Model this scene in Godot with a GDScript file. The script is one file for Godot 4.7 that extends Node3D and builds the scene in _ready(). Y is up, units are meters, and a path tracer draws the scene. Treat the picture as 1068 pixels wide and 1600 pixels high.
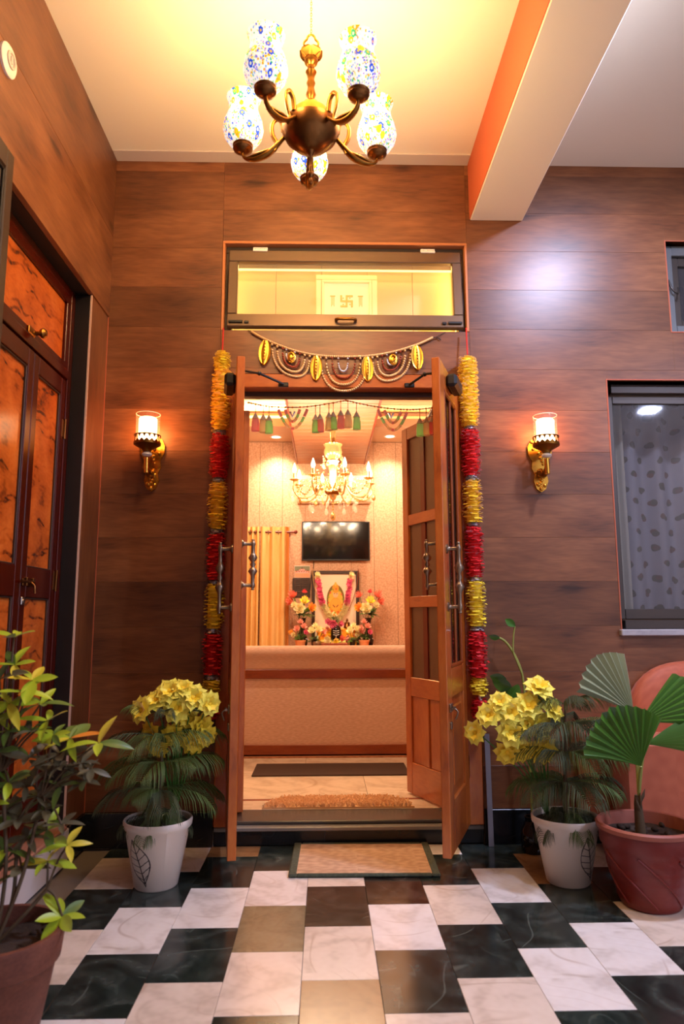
extends Node3D
# An evening porch: wood-clad wall with an open double door into a bright living room, seen by a low camera.

var rng := RandomNumberGenerator.new()
var M := {}

# ------------------------------------------------------------------ nodes
func tag(o: Node, label: String, category: String, group := "", kind := "") -> void:
	o.set_meta("label", label)
	o.set_meta("category", category)
	if group != "": o.set_meta("group", group)
	if kind != "": o.set_meta("kind", kind)

func thing(called: String, label: String, category: String, at := Vector3.ZERO, group := "", kind := "") -> Node3D:
	var o := Node3D.new()
	o.name = called
	o.position = at
	add_child(o, true)
	tag(o, label, category, group, kind)
	return o

func part(parent: Node, called: String, shape, m: Material, xf := Transform3D(), kind := "") -> MeshInstance3D:
	var o := MeshInstance3D.new()
	o.name = called
	o.mesh = fin(shape) if shape is SurfaceTool else shape
	o.material_override = m
	o.transform = xf
	o.cast_shadow = GeometryInstance3D.SHADOW_CASTING_SETTING_ON
	parent.add_child(o, true)
	if kind != "": o.set_meta("kind", kind)
	return o

func omni(parent: Node, at: Vector3, col: Color, e: float, size := 0.03) -> void:
	var l := OmniLight3D.new()
	l.name = "bulb_light"
	l.position = at
	l.light_color = col
	l.light_energy = e
	l.light_size = size
	l.omni_range = 14.0
	l.omni_attenuation = 2.0
	l.shadow_enabled = true
	parent.add_child(l, true)

func area(parent: Node, at: Vector3, dir: Vector3, up: Vector3, size: Vector2, col: Color, e: float) -> void:
	var l := AreaLight3D.new()
	l.name = "panel_light"
	l.area_size = size
	l.light_color = col
	l.light_energy = e
	l.area_range = 14.0
	l.area_attenuation = 2.0
	l.shadow_enabled = true
	l.transform = Transform3D(Basis.looking_at(dir, up), at)
	parent.add_child(l, true)

# ------------------------------------------------------------------ shapes
func st() -> SurfaceTool:
	var s := SurfaceTool.new()
	s.begin(Mesh.PRIMITIVE_TRIANGLES)
	s.set_smooth_group(-1)
	return s

func fin(s: SurfaceTool) -> ArrayMesh:
	s.generate_normals()
	return s.commit()

func vtx(s: SurfaceTool, p: Vector3, uv: Vector2) -> void:
	s.set_uv(uv)
	s.add_vertex(p)

func quad(s: SurfaceTool, a: Vector3, b: Vector3, c: Vector3, d: Vector3, ua: Vector2, ub: Vector2, uc: Vector2, ud: Vector2) -> void:
	# a b c d counter-clockwise seen from outside
	vtx(s, a, ua); vtx(s, c, uc); vtx(s, b, ub)
	vtx(s, a, ua); vtx(s, d, ud); vtx(s, c, uc)

func conv(s: SurfaceTool, pts: Array, ctr: Vector3, xf: Transform3D, grain: int, off: Vector2) -> void:
	var n: Vector3 = (pts[1] - pts[0]).cross(pts[2] - pts[0])
	var mid := Vector3.ZERO
	for p in pts: mid += p
	mid /= pts.size()
	if n.dot(mid - ctr) < 0.0: pts.reverse()
	var ax := n.abs().max_axis_index()
	var ui := grain
	if ax == grain: ui = (grain + 1) % 3
	var vi := 3 - ax - ui
	for i in range(1, pts.size() - 1):
		for j in [0, i + 1, i]:
			var p: Vector3 = pts[j]
			vtx(s, xf * p, Vector2(p[ui], p[vi]) + off)

func rbox(s: SurfaceTool, c: Vector3, sz: Vector3, bev := 0.003, xf := Transform3D(), grain := 0, off := Vector2.ZERO) -> void:
	var h := sz * 0.5
	var b := minf(bev, minf(h.x, minf(h.y, h.z)) * 0.9)
	s.set_smooth_group(-1)
	for ax in 3:
		var u := (ax + 1) % 3
		var v := (ax + 2) % 3
		for sg in [-1.0, 1.0]:
			var pts := []
			for k in [[-1, -1], [1, -1], [1, 1], [-1, 1]]:
				var p := Vector3.ZERO
				p[ax] = sg * h[ax]
				p[u] = k[0] * (h[u] - b)
				p[v] = k[1] * (h[v] - b)
				pts.append(c + p)
			conv(s, pts, c, xf, grain, off)
	if b <= 0.0: return
	for ax in 3:
		var u := (ax + 1) % 3
		var v := (ax + 2) % 3
		for su in [-1.0, 1.0]:
			for sv in [-1.0, 1.0]:
				var pts := []
				for k in [[-1, 0], [1, 0], [1, 1], [-1, 1]]:
					var p := Vector3.ZERO
					p[ax] = k[0] * (h[ax] - b)
					p[u] = su * (h[u] - (b if k[1] == 1 else 0.0))
					p[v] = sv * (h[v] - (0.0 if k[1] == 1 else b))
					pts.append(c + p)
				conv(s, pts, c, xf, grain, off)
	for a in [-1.0, 1.0]:
		for bb in [-1.0, 1.0]:
			for cc in [-1.0, 1.0]:
				conv(s, [c + Vector3(a * h.x, bb * (h.y - b), cc * (h.z - b)), c + Vector3(a * (h.x - b), bb * h.y, cc * (h.z - b)), c + Vector3(a * (h.x - b), bb * (h.y - b), cc * h.z)], c, xf, grain, off)

func mbox(lo: Vector3, hi: Vector3, bev := 0.003, grain := 0, off := Vector2.ZERO) -> SurfaceTool:
	var s := st()
	rbox(s, (lo + hi) * 0.5, hi - lo, bev, Transform3D(), grain, off)
	return s

func abox(s: SurfaceTool, lo: Vector3, hi: Vector3, bev := 0.003, grain := 0, off := Vector2.ZERO) -> void:
	rbox(s, (lo + hi) * 0.5, hi - lo, bev, Transform3D(), grain, off)

var smooth_id := 1
func lathe(s: SurfaceTool, prof: Array, seg := 24, xf := Transform3D(), us := 1.0, wav := 0.0, wn := 0, crease := true) -> void:
	# prof: [radius, y] from bottom to top on the outside
	smooth_id += 1
	var v0 := 0.0
	for i in range(prof.size() - 1):
		var p0 := Vector2(prof[i][0], prof[i][1])
		var p1 := Vector2(prof[i + 1][0], prof[i + 1][1])
		if crease and i > 0:
			var pm := Vector2(prof[i - 1][0], prof[i - 1][1])
			if absf((p0 - pm).angle_to(p1 - p0)) > 0.75: smooth_id += 1
		s.set_smooth_group(smooth_id)
		var v1 := v0 + p0.distance_to(p1)
		for a in seg:
			var t0 := TAU * a / seg
			var t1 := TAU * (a + 1) / seg
			var f0 := 1.0 + wav * cos(wn * t0)
			var f1 := 1.0 + wav * cos(wn * t1)
			var d0 := Vector3(cos(t0), 0, sin(t0)) * f0
			var d1 := Vector3(cos(t1), 0, sin(t1)) * f1
			var u0 := us * a / seg
			var u1 := us * (a + 1) / seg
			quad(s, xf * (d0 * p0.x + Vector3(0, p0.y, 0)), xf * (d0 * p1.x + Vector3(0, p1.y, 0)), xf * (d1 * p1.x + Vector3(0, p1.y, 0)), xf * (d1 * p0.x + Vector3(0, p0.y, 0)), Vector2(u0, v0), Vector2(u0, v1), Vector2(u1, v1), Vector2(u1, v0))
		v0 = v1
	s.set_smooth_group(-1)

func tube(s: SurfaceTool, pts: Array, rad, seg := 8, flat := 1.0) -> void:
	# a swept round (or flattened) bar with closed ends
	smooth_id += 1
	s.set_smooth_group(smooth_id)
	var n := pts.size()
	var up := Vector3(0, 1, 0)
	var rings := []
	var t: Vector3 = (pts[1] - pts[0]).normalized()
	if absf(t.dot(up)) > 0.9: up = Vector3(1, 0, 0)
	var x := t.cross(up).normalized()
	var ln := 0.0
	var lens := []
	for i in n:
		var tt: Vector3 = (pts[mini(i + 1, n - 1)] - pts[maxi(i - 1, 0)]).normalized()
		x = (x - tt * x.dot(tt)).normalized()
		var y := tt.cross(x)
		var r: float = rad[i] if rad is Array else rad
		var ring := []
		for k in seg:
			var a := TAU * k / seg
			ring.append(pts[i] + x * cos(a) * r + y * sin(a) * r * flat)
		rings.append(ring)
		if i > 0: ln += pts[i].distance_to(pts[i - 1])
		lens.append(ln)
	for i in n - 1:
		for k in seg:
			var k1 := (k + 1) % seg
			var u0 := float(k) / seg * 0.1
			var u1 := float(k + 1) / seg * 0.1
			quad(s, rings[i][k], rings[i][k1], rings[i + 1][k1], rings[i + 1][k], Vector2(lens[i], u0), Vector2(lens[i], u1), Vector2(lens[i + 1], u1), Vector2(lens[i + 1], u0))
	for e in [0, n - 1]:
		smooth_id += 1
		s.set_smooth_group(smooth_id)
		for k in seg:
			var k1 := (k + 1) % seg
			if e == 0:
				vtx(s, pts[e], Vector2.ZERO); vtx(s, rings[e][k], Vector2.ZERO); vtx(s, rings[e][k1], Vector2.ZERO)
			else:
				vtx(s, pts[e], Vector2.ZERO); vtx(s, rings[e][k1], Vector2.ZERO); vtx(s, rings[e][k], Vector2.ZERO)
	s.set_smooth_group(-1)

func ball(s: SurfaceTool, c: Vector3, r, seg := 10, rings := 6) -> void:
	var q: Vector3 = r if r is Vector3 else Vector3.ONE * r
	var prof := []
	for i in rings + 1:
		var a := -PI / 2 + PI * i / rings
		prof.append([maxf(cos(a), 0.0), sin(a)])
	lathe(s, prof, seg, Transform3D(Basis.from_scale(q), c), 1.0, 0.0, 0, false)

func surf(s: SurfaceTool, nu: int, nv: int, f: Callable, smooth := true) -> void:
	smooth_id += 1
	s.set_smooth_group(smooth_id if smooth else -1)
	for i in nu:
		for j in nv:
			var u0 := float(i) / nu; var u1 := float(i + 1) / nu
			var v0 := float(j) / nv; var v1 := float(j + 1) / nv
			quad(s, f.call(u0, v0), f.call(u1, v0), f.call(u1, v1), f.call(u0, v1), Vector2(u0, v0), Vector2(u1, v0), Vector2(u1, v1), Vector2(u0, v1))
	s.set_smooth_group(-1)

func extrude(s: SurfaceTool, poly: PackedVector2Array, z0: float, z1: float, xf := Transform3D()) -> void:
	# outline in x, y pushed from z0 to z1
	s.set_smooth_group(-1)
	if Geometry2D.is_polygon_clockwise(poly): poly.reverse()
	var tri := Geometry2D.triangulate_polygon(poly)
	for i in range(0, tri.size(), 3):
		var a := poly[tri[i]]; var b := poly[tri[i + 1]]; var c := poly[tri[i + 2]]
		if (b - a).cross(c - a) < 0.0:
			var t := b; b = c; c = t
		for q in [[a, z1], [c, z1], [b, z1], [a, z0], [b, z0], [c, z0]]:
			vtx(s, xf * Vector3(q[0].x, q[0].y, q[1]), q[0])
	for i in poly.size():
		var a := poly[i]; var b := poly[(i + 1) % poly.size()]
		quad(s, xf * Vector3(a.x, a.y, z0), xf * Vector3(b.x, b.y, z0), xf * Vector3(b.x, b.y, z1), xf * Vector3(a.x, a.y, z1), a, b, b, a)

func spline(ctrl: Array, n: int) -> Array:
	var c := Curve3D.new()
	for i in ctrl.size():
		var a: Vector3 = ctrl[maxi(i - 1, 0)]
		var b: Vector3 = ctrl[mini(i + 1, ctrl.size() - 1)]
		var t := (b - a) / 6.0
		c.add_point(ctrl[i], -t, t)
	var out := []
	for i in n + 1:
		out.append(c.samplef(float(i) / n * (ctrl.size() - 1)))
	return out

func rot(axis: Vector3, a: float, at := Vector3.ZERO) -> Transform3D:
	return Transform3D(Basis(axis.normalized(), a), at)

# ------------------------------------------------------------------ textures
func c8(r: float, g: float, b: float) -> Color:
	return Color(r / 255.0, g / 255.0, b / 255.0)

func noise(sd: int) -> FastNoiseLite:
	var n := FastNoiseLite.new()
	n.seed = sd
	n.noise_type = FastNoiseLite.TYPE_SIMPLEX_SMOOTH
	n.frequency = 1.0
	n.fractal_type = FastNoiseLite.FRACTAL_NONE
	return n

func ramp(cols: Array, t: float) -> Color:
	t = clampf(t, 0.0, 1.0) * (cols.size() - 1)
	var i := mini(int(t), cols.size() - 2)
	return cols[i].lerp(cols[i + 1], t - i)

func tex(w: int, h: int, f: Callable) -> ImageTexture:
	var by := PackedByteArray()
	by.resize(w * h * 3)
	var k := 0
	for y in h:
		for x in w:
			var c: Color = f.call(x, y)
			by[k] = clampi(int(c.r * 255.0), 0, 255)
			by[k + 1] = clampi(int(c.g * 255.0), 0, 255)
			by[k + 2] = clampi(int(c.b * 255.0), 0, 255)
			k += 3
	return ImageTexture.create_from_image(Image.create_from_data(w, h, false, Image.FORMAT_RGB8, by))

func wood_tex(w: int, h: int, sd: int, cols: Array, fine := 1.0, knots := 0, streak := 0.0, broad := 0.2) -> ImageTexture:
	var n := noise(sd)
	var r := RandomNumberGenerator.new()
	r.seed = sd
	var kn := []
	for i in knots: kn.append(Vector3(r.randf_range(0.05, 0.95) * w, r.randf_range(0.1, 0.9) * h, r.randf_range(0.5, 1.0)))
	return tex(w, h, func(x, y):
		var a = TAU * x / w
		var cx := cos(a); var cz := sin(a)
		var yy := float(y) / h
		var dark := 0.0
		for q in kn:
			var dx: float = absf(x - q.x)
			dx = minf(dx, w - dx)
			var dy: float = (y - q.y)
			var e: float = sqrt(dx * dx * 0.12 + dy * dy) / (h * 0.035 * q.z)
			dark += exp(-e * e * 0.5) * 0.75
			yy += signf(dy) * 0.02 * exp(-dx * dx / (h * h * 0.06)) * exp(-absf(dy) / (h * 0.06))
		yy += 0.012 * n.get_noise_3d(cx * 1.1 + 7.0, yy * 2.0, cz * 1.1)
		var v := 0.5 + broad * n.get_noise_3d(cx * 1.0, yy * 3.2, cz * 1.0) + 0.13 * n.get_noise_3d(cx * 2.0, yy * 22.0 * fine, cz * 2.0) + 0.10 * n.get_noise_3d(cx * 5.0, yy * 75.0 * fine, cz * 5.0)
		if streak > 0.0:
			var q := n.get_noise_3d(cx * 0.22 + 31.0, yy * 19.0 + 0.7 * n.get_noise_3d(cx * 1.0, yy * 2.0, cz * 1.0), cz * 0.22) + 0.25 * n.get_noise_3d(cx * 1.6, yy * 40.0 + 9.0, cz * 1.6)
			dark += streak * smoothstep(0.38, 0.74, q)
		return ramp(cols, v - dark * 0.6))

func marble_tex(sz: int, sd: int, base: Array, vein: Color, amount: float) -> ImageTexture:
	var n := noise(sd)
	return tex(sz, sz, func(x, y):
		var px := float(x) / sz; var py := float(y) / sz
		var wx := n.get_noise_2d(px * 3.0, py * 3.0 + 11.0)
		var wy := n.get_noise_2d(px * 3.0 + 17.0, py * 3.0)
		var b := 0.5 + 0.5 * n.get_noise_2d(px * 4.0 + wx, py * 7.0 + wy)
		b = b * 0.75 + 0.25 * (0.5 + 0.5 * n.get_noise_2d(px * 30.0, py * 30.0))
		var c := ramp(base, b)
		var q := absf(sin(PI * (2.0 * px + 3.0 * py) + 3.0 * n.get_noise_2d(px * 2.0 + 3.0, py * 2.0) + 0.5 * wx)) * 0.9
		var q2 := absf(sin(PI * (9.0 * py - 5.0 * px) + 4.0 * n.get_noise_2d(px * 3.0 + 9.0, py * 3.0) + wy)) * 0.8
		var m := n.get_noise_2d(px * 2.5 + 40.0, py * 2.5)
		var v := (1.0 - smoothstep(0.0, 0.12, q)) * smoothstep(-0.2, 0.5, m) + 0.5 * (1.0 - smoothstep(0.0, 0.16, q2)) * smoothstep(0.0, 0.6, -m)
		return c.lerp(vein, clampf(v * amount, 0.0, 1.0)))

func speck_tex(sz: int, sd: int, a: Color, b: Color, f1: float, f2: float) -> ImageTexture:
	var n := noise(sd)
	return tex(sz, sz, func(x, y):
		var v := 0.5 + 0.35 * n.get_noise_2d(x * f1, y * f1) + 0.3 * n.get_noise_2d(x * f2 + 50.0, y * f2)
		return a.lerp(b, clampf(v, 0.0, 1.0)))

func disc(im: Image, cx: float, cy: float, rx: float, ry: float, c: Color) -> void:
	for y in range(maxi(0, int(cy - ry)), mini(im.get_height(), int(cy + ry) + 2)):
		for x in range(int(cx - rx), int(cx + rx) + 2):
			var dx := (x - cx) / rx; var dy := (y - cy) / ry
			if dx * dx + dy * dy <= 1.0: im.set_pixel(posmod(x, im.get_width()), y, c)

func line(im: Image, a: Vector2, b: Vector2, w: float, c: Color) -> void:
	var n := int(a.distance_to(b) * 2.0) + 1
	for i in n + 1:
		var p := a.lerp(b, float(i) / n)
		disc(im, p.x, p.y, w, w, c)

func mat(col: Color, rough := 0.6, metal := 0.0, t: Texture2D = null, uv := Vector3.ONE) -> StandardMaterial3D:
	var m := StandardMaterial3D.new()
	m.albedo_color = col
	m.roughness = rough
	m.metallic = metal
	if t:
		m.albedo_texture = t
		m.uv1_scale = uv
	m.cull_mode = BaseMaterial3D.CULL_DISABLED
	return m

func leafmat(col: Color, rough := 0.5, back := 0.35) -> StandardMaterial3D:
	var m := mat(col, rough)
	m.backlight_enabled = true
	m.backlight = Color(back, back, back)
	return m

func glow(col: Color, e: float, t: Texture2D = null) -> StandardMaterial3D:
	var m := mat(col, 0.4)
	m.emission_enabled = true
	m.emission_energy_multiplier = e
	if t:
		m.albedo_texture = t
		m.emission_texture = t
		m.emission_operator = BaseMaterial3D.EMISSION_OP_MULTIPLY
	m.emission = col
	return m

func pane(col: Color, alpha: float) -> StandardMaterial3D:
	var m := mat(Color(col.r, col.g, col.b, alpha), 0.03)
	m.transparency = BaseMaterial3D.TRANSPARENCY_ALPHA
	return m

func materials() -> void:
	var lam := [c8(54, 30, 17), c8(102, 60, 35), c8(126, 79, 48), c8(148, 98, 63)]
	var t := wood_tex(1024, 256, 5, lam, 0.9, 4, 0.0, 0.2)
	for k in 4:
		var g := 0.88 + 0.08 * k
		M["clad%d" % k] = mat(Color(g, g, g), 0.36, 0.0, t, Vector3(1 / 2.4, 1 / 0.6, 1))
	var tk := wood_tex(512, 256, 8, [c8(120, 52, 14), c8(170, 84, 28), c8(186, 100, 38), c8(200, 120, 52)], 1.0, 0)
	M.teak = mat(Color.WHITE, 0.3, 0.0, tk, Vector3(1 / 1.2, 1 / 0.5, 1))
	M.teak.clearcoat_enabled = true
	M.teak.clearcoat = 0.5
	M.teak.clearcoat_roughness = 0.15
	M.teak_deep = mat(c8(200, 180, 165), 0.35, 0.0, tk, Vector3(1 / 1.2, 1 / 0.5, 1))
	var bt := wood_tex(512, 256, 21, [c8(60, 22, 6), c8(168, 78, 24), c8(196, 98, 34), c8(208, 116, 46)], 0.6, 0, 0.5, 0.3)
	M.burl = mat(Color.WHITE, 0.2, 0.0, bt, Vector3(1 / 0.9, 1 / 0.7, 1))
	M.mahogany = mat(c8(96, 46, 22), 0.22, 0.0, tk, Vector3(1 / 1.2, 1 / 0.5, 1))
	M.dark = mat(c8(22, 16, 14), 0.5)
	M.darkwood = mat(c8(58, 40, 30), 0.4)
	M.blackgranite = mat(Color.WHITE, 0.22, 0.0, marble_tex(256, 31, [c8(14, 16, 18), c8(30, 33, 36)], c8(70, 76, 78), 0.5), Vector3(1.6, 1.6, 1))
	var wm := marble_tex(512, 33, [c8(205, 196, 186), c8(232, 226, 218), c8(240, 236, 230)], c8(186, 168, 152), 0.5)
	M.tile_white = mat(Color.WHITE, 0.2, 0.0, wm, Vector3(1.1, 1.1, 1))
	M.tile_cream = mat(c8(246, 236, 224), 0.2, 0.0, wm, Vector3(1.1, 1.1, 1))
	M.tile_green = mat(Color.WHITE, 0.16, 0.0, marble_tex(512, 35, [c8(18, 26, 24), c8(38, 48, 44), c8(72, 80, 74)], c8(122, 128, 116), 0.55), Vector3(1.3, 1.3, 1))
	var bm := marble_tex(512, 36, [c8(24, 20, 18), c8(48, 40, 34), c8(78, 68, 58)], c8(150, 138, 120), 0.6)
	M.tile_brown = mat(Color.WHITE, 0.14, 0.0, bm, Vector3(1.3, 1.3, 1))
	M.tile_olive = mat(Color.WHITE, 0.2, 0.0, marble_tex(256, 37, [c8(92, 84, 62), c8(112, 104, 78), c8(124, 116, 90)], c8(84, 74, 54), 0.5), Vector3(1.5, 1.5, 1))
	M.tile_ochre = mat(c8(158, 118, 78), 0.22, 0.0, wm, Vector3(1.1, 1.1, 1))
	M.grout = mat(c8(120, 110, 100), 0.8)
	M.plaster = mat(c8(240, 231, 212), 0.75)
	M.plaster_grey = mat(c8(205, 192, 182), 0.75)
	M.orange_paint = mat(c8(196, 96, 58), 0.7)
	M.masonry = mat(c8(150, 130, 112), 0.9)
	M.strip = mat(c8(205, 170, 150), 0.5)
	M.redstrip = mat(c8(176, 92, 62), 0.45)
	M.alu = mat(c8(112, 92, 74), 0.35, 0.6)
	M.aludark = mat(c8(74, 66, 60), 0.35, 0.5)
	M.pewter = mat(c8(146, 128, 108), 0.32, 0.9)
	M.chrome = mat(c8(200, 196, 190), 0.2, 1.0)
	M.gold = mat(c8(226, 172, 70), 0.24, 1.0)
	M.oldgold = mat(c8(150, 104, 44), 0.3, 1.0)
	M.bronze = mat(c8(128, 86, 46), 0.3, 1.0)
	M.blackplastic = mat(c8(18, 17, 17), 0.4)
	M.white = mat(c8(235, 230, 222), 0.4)
	M.glass = pane(c8(235, 240, 238), 0.06)
	M.smokeglass = pane(c8(90, 88, 90), 0.35)
	M.yellow = leafmat(c8(255, 226, 44), 0.6, 0.5)
	M.yellow_deep = leafmat(c8(255, 212, 34), 0.6, 0.5)
	M.petal = leafmat(c8(255, 242, 92), 0.55, 0.5)
	M.petal_deep = leafmat(c8(255, 224, 56), 0.55, 0.5)
	M.red = leafmat(c8(226, 14, 22), 0.6, 0.4)
	M.green = leafmat(c8(60, 118, 34), 0.45, 0.3)
	M.silver = mat(c8(210, 212, 220), 0.3, 0.8)
	M.redstring = mat(c8(196, 40, 34), 0.7)
	M.pearl = mat(c8(226, 188, 132), 0.25, 0.35)
	M.redbead = mat(c8(150, 62, 34), 0.3, 0.2)
	M.pine = leafmat(c8(84, 104, 44), 0.55, 0.3)
	M.pine_dark = leafmat(c8(66, 76, 44), 0.6, 0.2)
	M.lime = leafmat(c8(166, 188, 32), 0.4, 0.45)
	M.limeyellow = leafmat(c8(206, 190, 44), 0.4, 0.45)
	M.leafmid = leafmat(c8(86, 116, 36), 0.4, 0.4)
	M.leafdull = leafmat(c8(96, 92, 66), 0.5, 0.2)
	M.leaforange = leafmat(c8(226, 140, 36), 0.45, 0.4)
	M.palm = leafmat(c8(62, 110, 30), 0.35, 0.35)
	M.palm_grey = leafmat(c8(140, 150, 118), 0.4, 0.2)
	M.stem = mat(c8(84, 66, 42), 0.7)
	M.greenstem = mat(c8(142, 146, 66), 0.5)
	M.soil = mat(Color.WHITE, 0.95, 0.0, speck_tex(128, 41, c8(32, 22, 16), c8(88, 66, 48), 0.09, 0.4), Vector3(6, 6, 1))
	M.terracotta = mat(Color.WHITE, 0.7, 0.0, speck_tex(128, 42, c8(96, 50, 34), c8(122, 70, 50), 0.05, 0.3), Vector3(2, 3, 1))
	M.redpot = mat(c8(118, 32, 22), 0.45)
	M.redrim = mat(c8(158, 88, 70), 0.5)
	M.sofa_orange = mat(Color.WHITE, 0.62, 0.0, speck_tex(256, 43, c8(166, 76, 42), c8(190, 98, 62), 0.02, 0.6), Vector3(3, 3, 1))
	M.sofa_orange.rim_enabled = true
	M.sofa_orange.rim = 0.4
	var sf := speck_tex(256, 44, c8(206, 160, 132), c8(232, 194, 168), 0.05, 0.7)
	M.sofa_beige = mat(Color.WHITE, 0.85, 0.0, sf, Vector3(4, 4, 1))
	M.sofa_beige.heightmap_enabled = true
	M.sofa_beige.heightmap_texture = sf
	M.sofa_beige.heightmap_scale = 0.15
	var wp := speck_tex(512, 45, c8(184, 140, 108), c8(228, 190, 156), 0.055, 0.22)
	M.wallpaper = mat(Color.WHITE, 0.6, 0.0, wp, Vector3(1.4, 1.4, 1))
	M.mat_beige = mat(Color.WHITE, 0.95, 0.0, speck_tex(256, 46, c8(168, 134, 104), c8(216, 182, 146), 0.02, 0.5), Vector3(2.2, 2.2, 1))
	M.mat_green = mat(Color.WHITE, 0.9, 0.0, speck_tex(128, 47, c8(52, 60, 48), c8(84, 92, 72), 0.1, 0.6), Vector3(5, 5, 1))
	M.shag = leafmat(c8(250, 214, 166), 0.95, 0.4)
	M.shag2 = leafmat(c8(236, 190, 134), 0.95, 0.4)
	M.curtain_gold = mat(Color.WHITE, 0.7, 0.0, speck_tex(128, 48, c8(232, 190, 116), c8(244, 206, 136), 0.03, 0.3), Vector3(2, 1, 1))
	M.curtain_gold.backlight_enabled = true
	M.curtain_gold.backlight = Color(0.3, 0.3, 0.3)
	M.curtain_brown = mat(c8(206, 134, 62), 0.7)
	M.boards = mat(Color.WHITE, 0.45, 0.0, wood_tex(512, 128, 51, [c8(150, 96, 64), c8(190, 132, 94), c8(206, 150, 110)], 1.0), Vector3(1 / 1.2, 1 / 0.3, 1))
	M.trimwood = mat(c8(150, 84, 40), 0.4, 0.0, tk, Vector3(1 / 1.2, 1 / 0.5, 1))
	M.crystal = pane(c8(255, 246, 226), 0.12)
	M.crystal_gold = mat(c8(238, 206, 140), 0.2, 0.85)
	M.blackgloss = mat(c8(14, 12, 12), 0.08)
	M.pink = leafmat(c8(240, 116, 158), 0.6, 0.3)
	M.palepink = leafmat(c8(240, 170, 150), 0.6, 0.3)
	M.cream = leafmat(c8(250, 238, 186), 0.6, 0.3)
	M.marigold = leafmat(c8(250, 176, 40), 0.6, 0.3)
	M.coral = leafmat(c8(240, 120, 92), 0.6, 0.3)
	M.orange_tassel = leafmat(c8(255, 200, 100), 0.7, 0.9)
	M.green_tassel = leafmat(c8(140, 240, 80), 0.7, 0.9)
	M.red_tassel = leafmat(c8(250, 70, 62), 0.7, 0.9)
	M.greystrip = mat(c8(128, 126, 134), 0.5)
	M.sillstone = mat(Color.WHITE, 0.35, 0.0, marble_tex(128, 52, [c8(150, 148, 152), c8(182, 178, 180)], c8(120, 118, 122), 0.5), Vector3(2, 2, 1))

	# mosaic glass of the chandelier shades: flowers of coloured chips on milky white
	var im := Image.create(512, 256, false, Image.FORMAT_RGB8)
	im.fill(c8(255, 250, 236))
	var r := RandomNumberGenerator.new()
	r.seed = 77
	var chips := [c8(34, 84, 214), c8(250, 214, 40), c8(60, 190, 120), c8(250, 170, 30), c8(110, 170, 250), c8(250, 240, 150), c8(150, 110, 220), c8(240, 250, 240)]
	for i in 2600:
		var q := r.randf_range(1.5, 4.0)
		var yy := r.randf() * 256.0
		disc(im, r.randf() * 512.0, yy, q, q * 1.1, chips[r.randi() % chips.size()] if r.randf() < (1.0 if yy < 110 or yy > 200 else 0.5) else c8(255, 253, 244))
	for i in 60:
		var cx := r.randf() * 512.0
		var cy := r.randf_range(14, 242)
		var pc: Color = chips[[1, 3, 0, 2, 0][i % 5]]
		for k in 7: disc(im, cx + cos(TAU * k / 7) * 8, cy + sin(TAU * k / 7) * 9, 4.5, 5, pc)
		disc(im, cx, cy, 4.5, 5, c8(255, 250, 200) if i % 2 == 0 else c8(250, 190, 40))
	M.shade = glow(Color.WHITE, 0.8, ImageTexture.create_from_image(im))
	M.shade.roughness = 0.2

	# white pot glaze with a leaf drawn in black lines
	var pi := Image.create(512, 256, false, Image.FORMAT_RGB8)
	pi.fill(c8(226, 214, 200))
	var ink := c8(70, 62, 58)
	for o in [0]:
		var b := Vector2(60 + o, 98)
		var tip := Vector2(96 + o, 236)
		var last1 := b; var last2 := b
		for k in range(1, 21):
			var f := k / 20.0
			var ax := b.lerp(tip, f)
			var w := sin(f * PI) * 40.0 * (1.0 - 0.25 * f)
			var nn := (tip - b).orthogonal().normalized()
			line(pi, last1, ax + nn * w, 1.6, ink)
			line(pi, last2, ax - nn * w, 1.6, ink)
			last1 = ax + nn * w
			last2 = ax - nn * w
			if k % 3 == 1:
				line(pi, ax - (tip - b) * 0.12, last1, 1.2, ink)
				line(pi, ax - (tip - b) * 0.12, last2, 1.2, ink)
		line(pi, b, tip, 2.0, ink)
	M.whitepot = mat(Color.WHITE, 0.3, 0.0, ImageTexture.create_from_image(pi), Vector3(1, 1 / 0.3, 1))

	# net curtain with leafy dots
	var ci := Image.create(256, 512, false, Image.FORMAT_RGB8)
	ci.fill(c8(136, 130, 134))
	for i in 5:
		for j in 11:
			var cx := 26.0 + 51 * i + (25 if j % 2 else 0)
			var cy := 22.0 + 46 * j + r.randf_range(-5, 5)
			for k in 5: disc(ci, cx + r.randf_range(-5, 5), clampf(cy + r.randf_range(-6, 6), 12, 498), 6.5, 7.5, c8(74, 68, 48) if r.randf() < 0.7 else c8(92, 64, 44))
	M.netcurtain = mat(Color.WHITE, 0.8, 0.0, ImageTexture.create_from_image(ci), Vector3(3.0, 2.0, 1))

	# devotional print: a robed golden figure under an arch on a pale ground
	var di := Image.create(192, 288, false, Image.FORMAT_RGB8)
	di.fill(c8(250, 236, 208))
	disc(di, 96, 110, 42, 66, c8(116, 104, 30))
	disc(di, 96, 116, 35, 58, c8(226, 190, 70))
	disc(di, 96, 150, 30, 52, c8(244, 158, 46))
	disc(di, 96, 128, 24, 26, c8(250, 178, 66))
	disc(di, 96, 84, 13, 15, c8(236, 196, 150))
	disc(di, 96, 60, 16, 20, c8(222, 164, 40))
	disc(di, 96, 42, 6, 9, c8(240, 200, 80))
	for k in 14:
		disc(di, 62 + 5 * k, 168 + 8 * sin(k * 0.9), 4, 5, c8(250, 240, 190))
		disc(di, 96 + 34 * cos(k * 0.45 + 3.0), 112 + 50 * sin(k * 0.45 + 3.0), 4, 4, c8(150, 168, 40) if k % 2 else c8(210, 90, 40))
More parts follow.
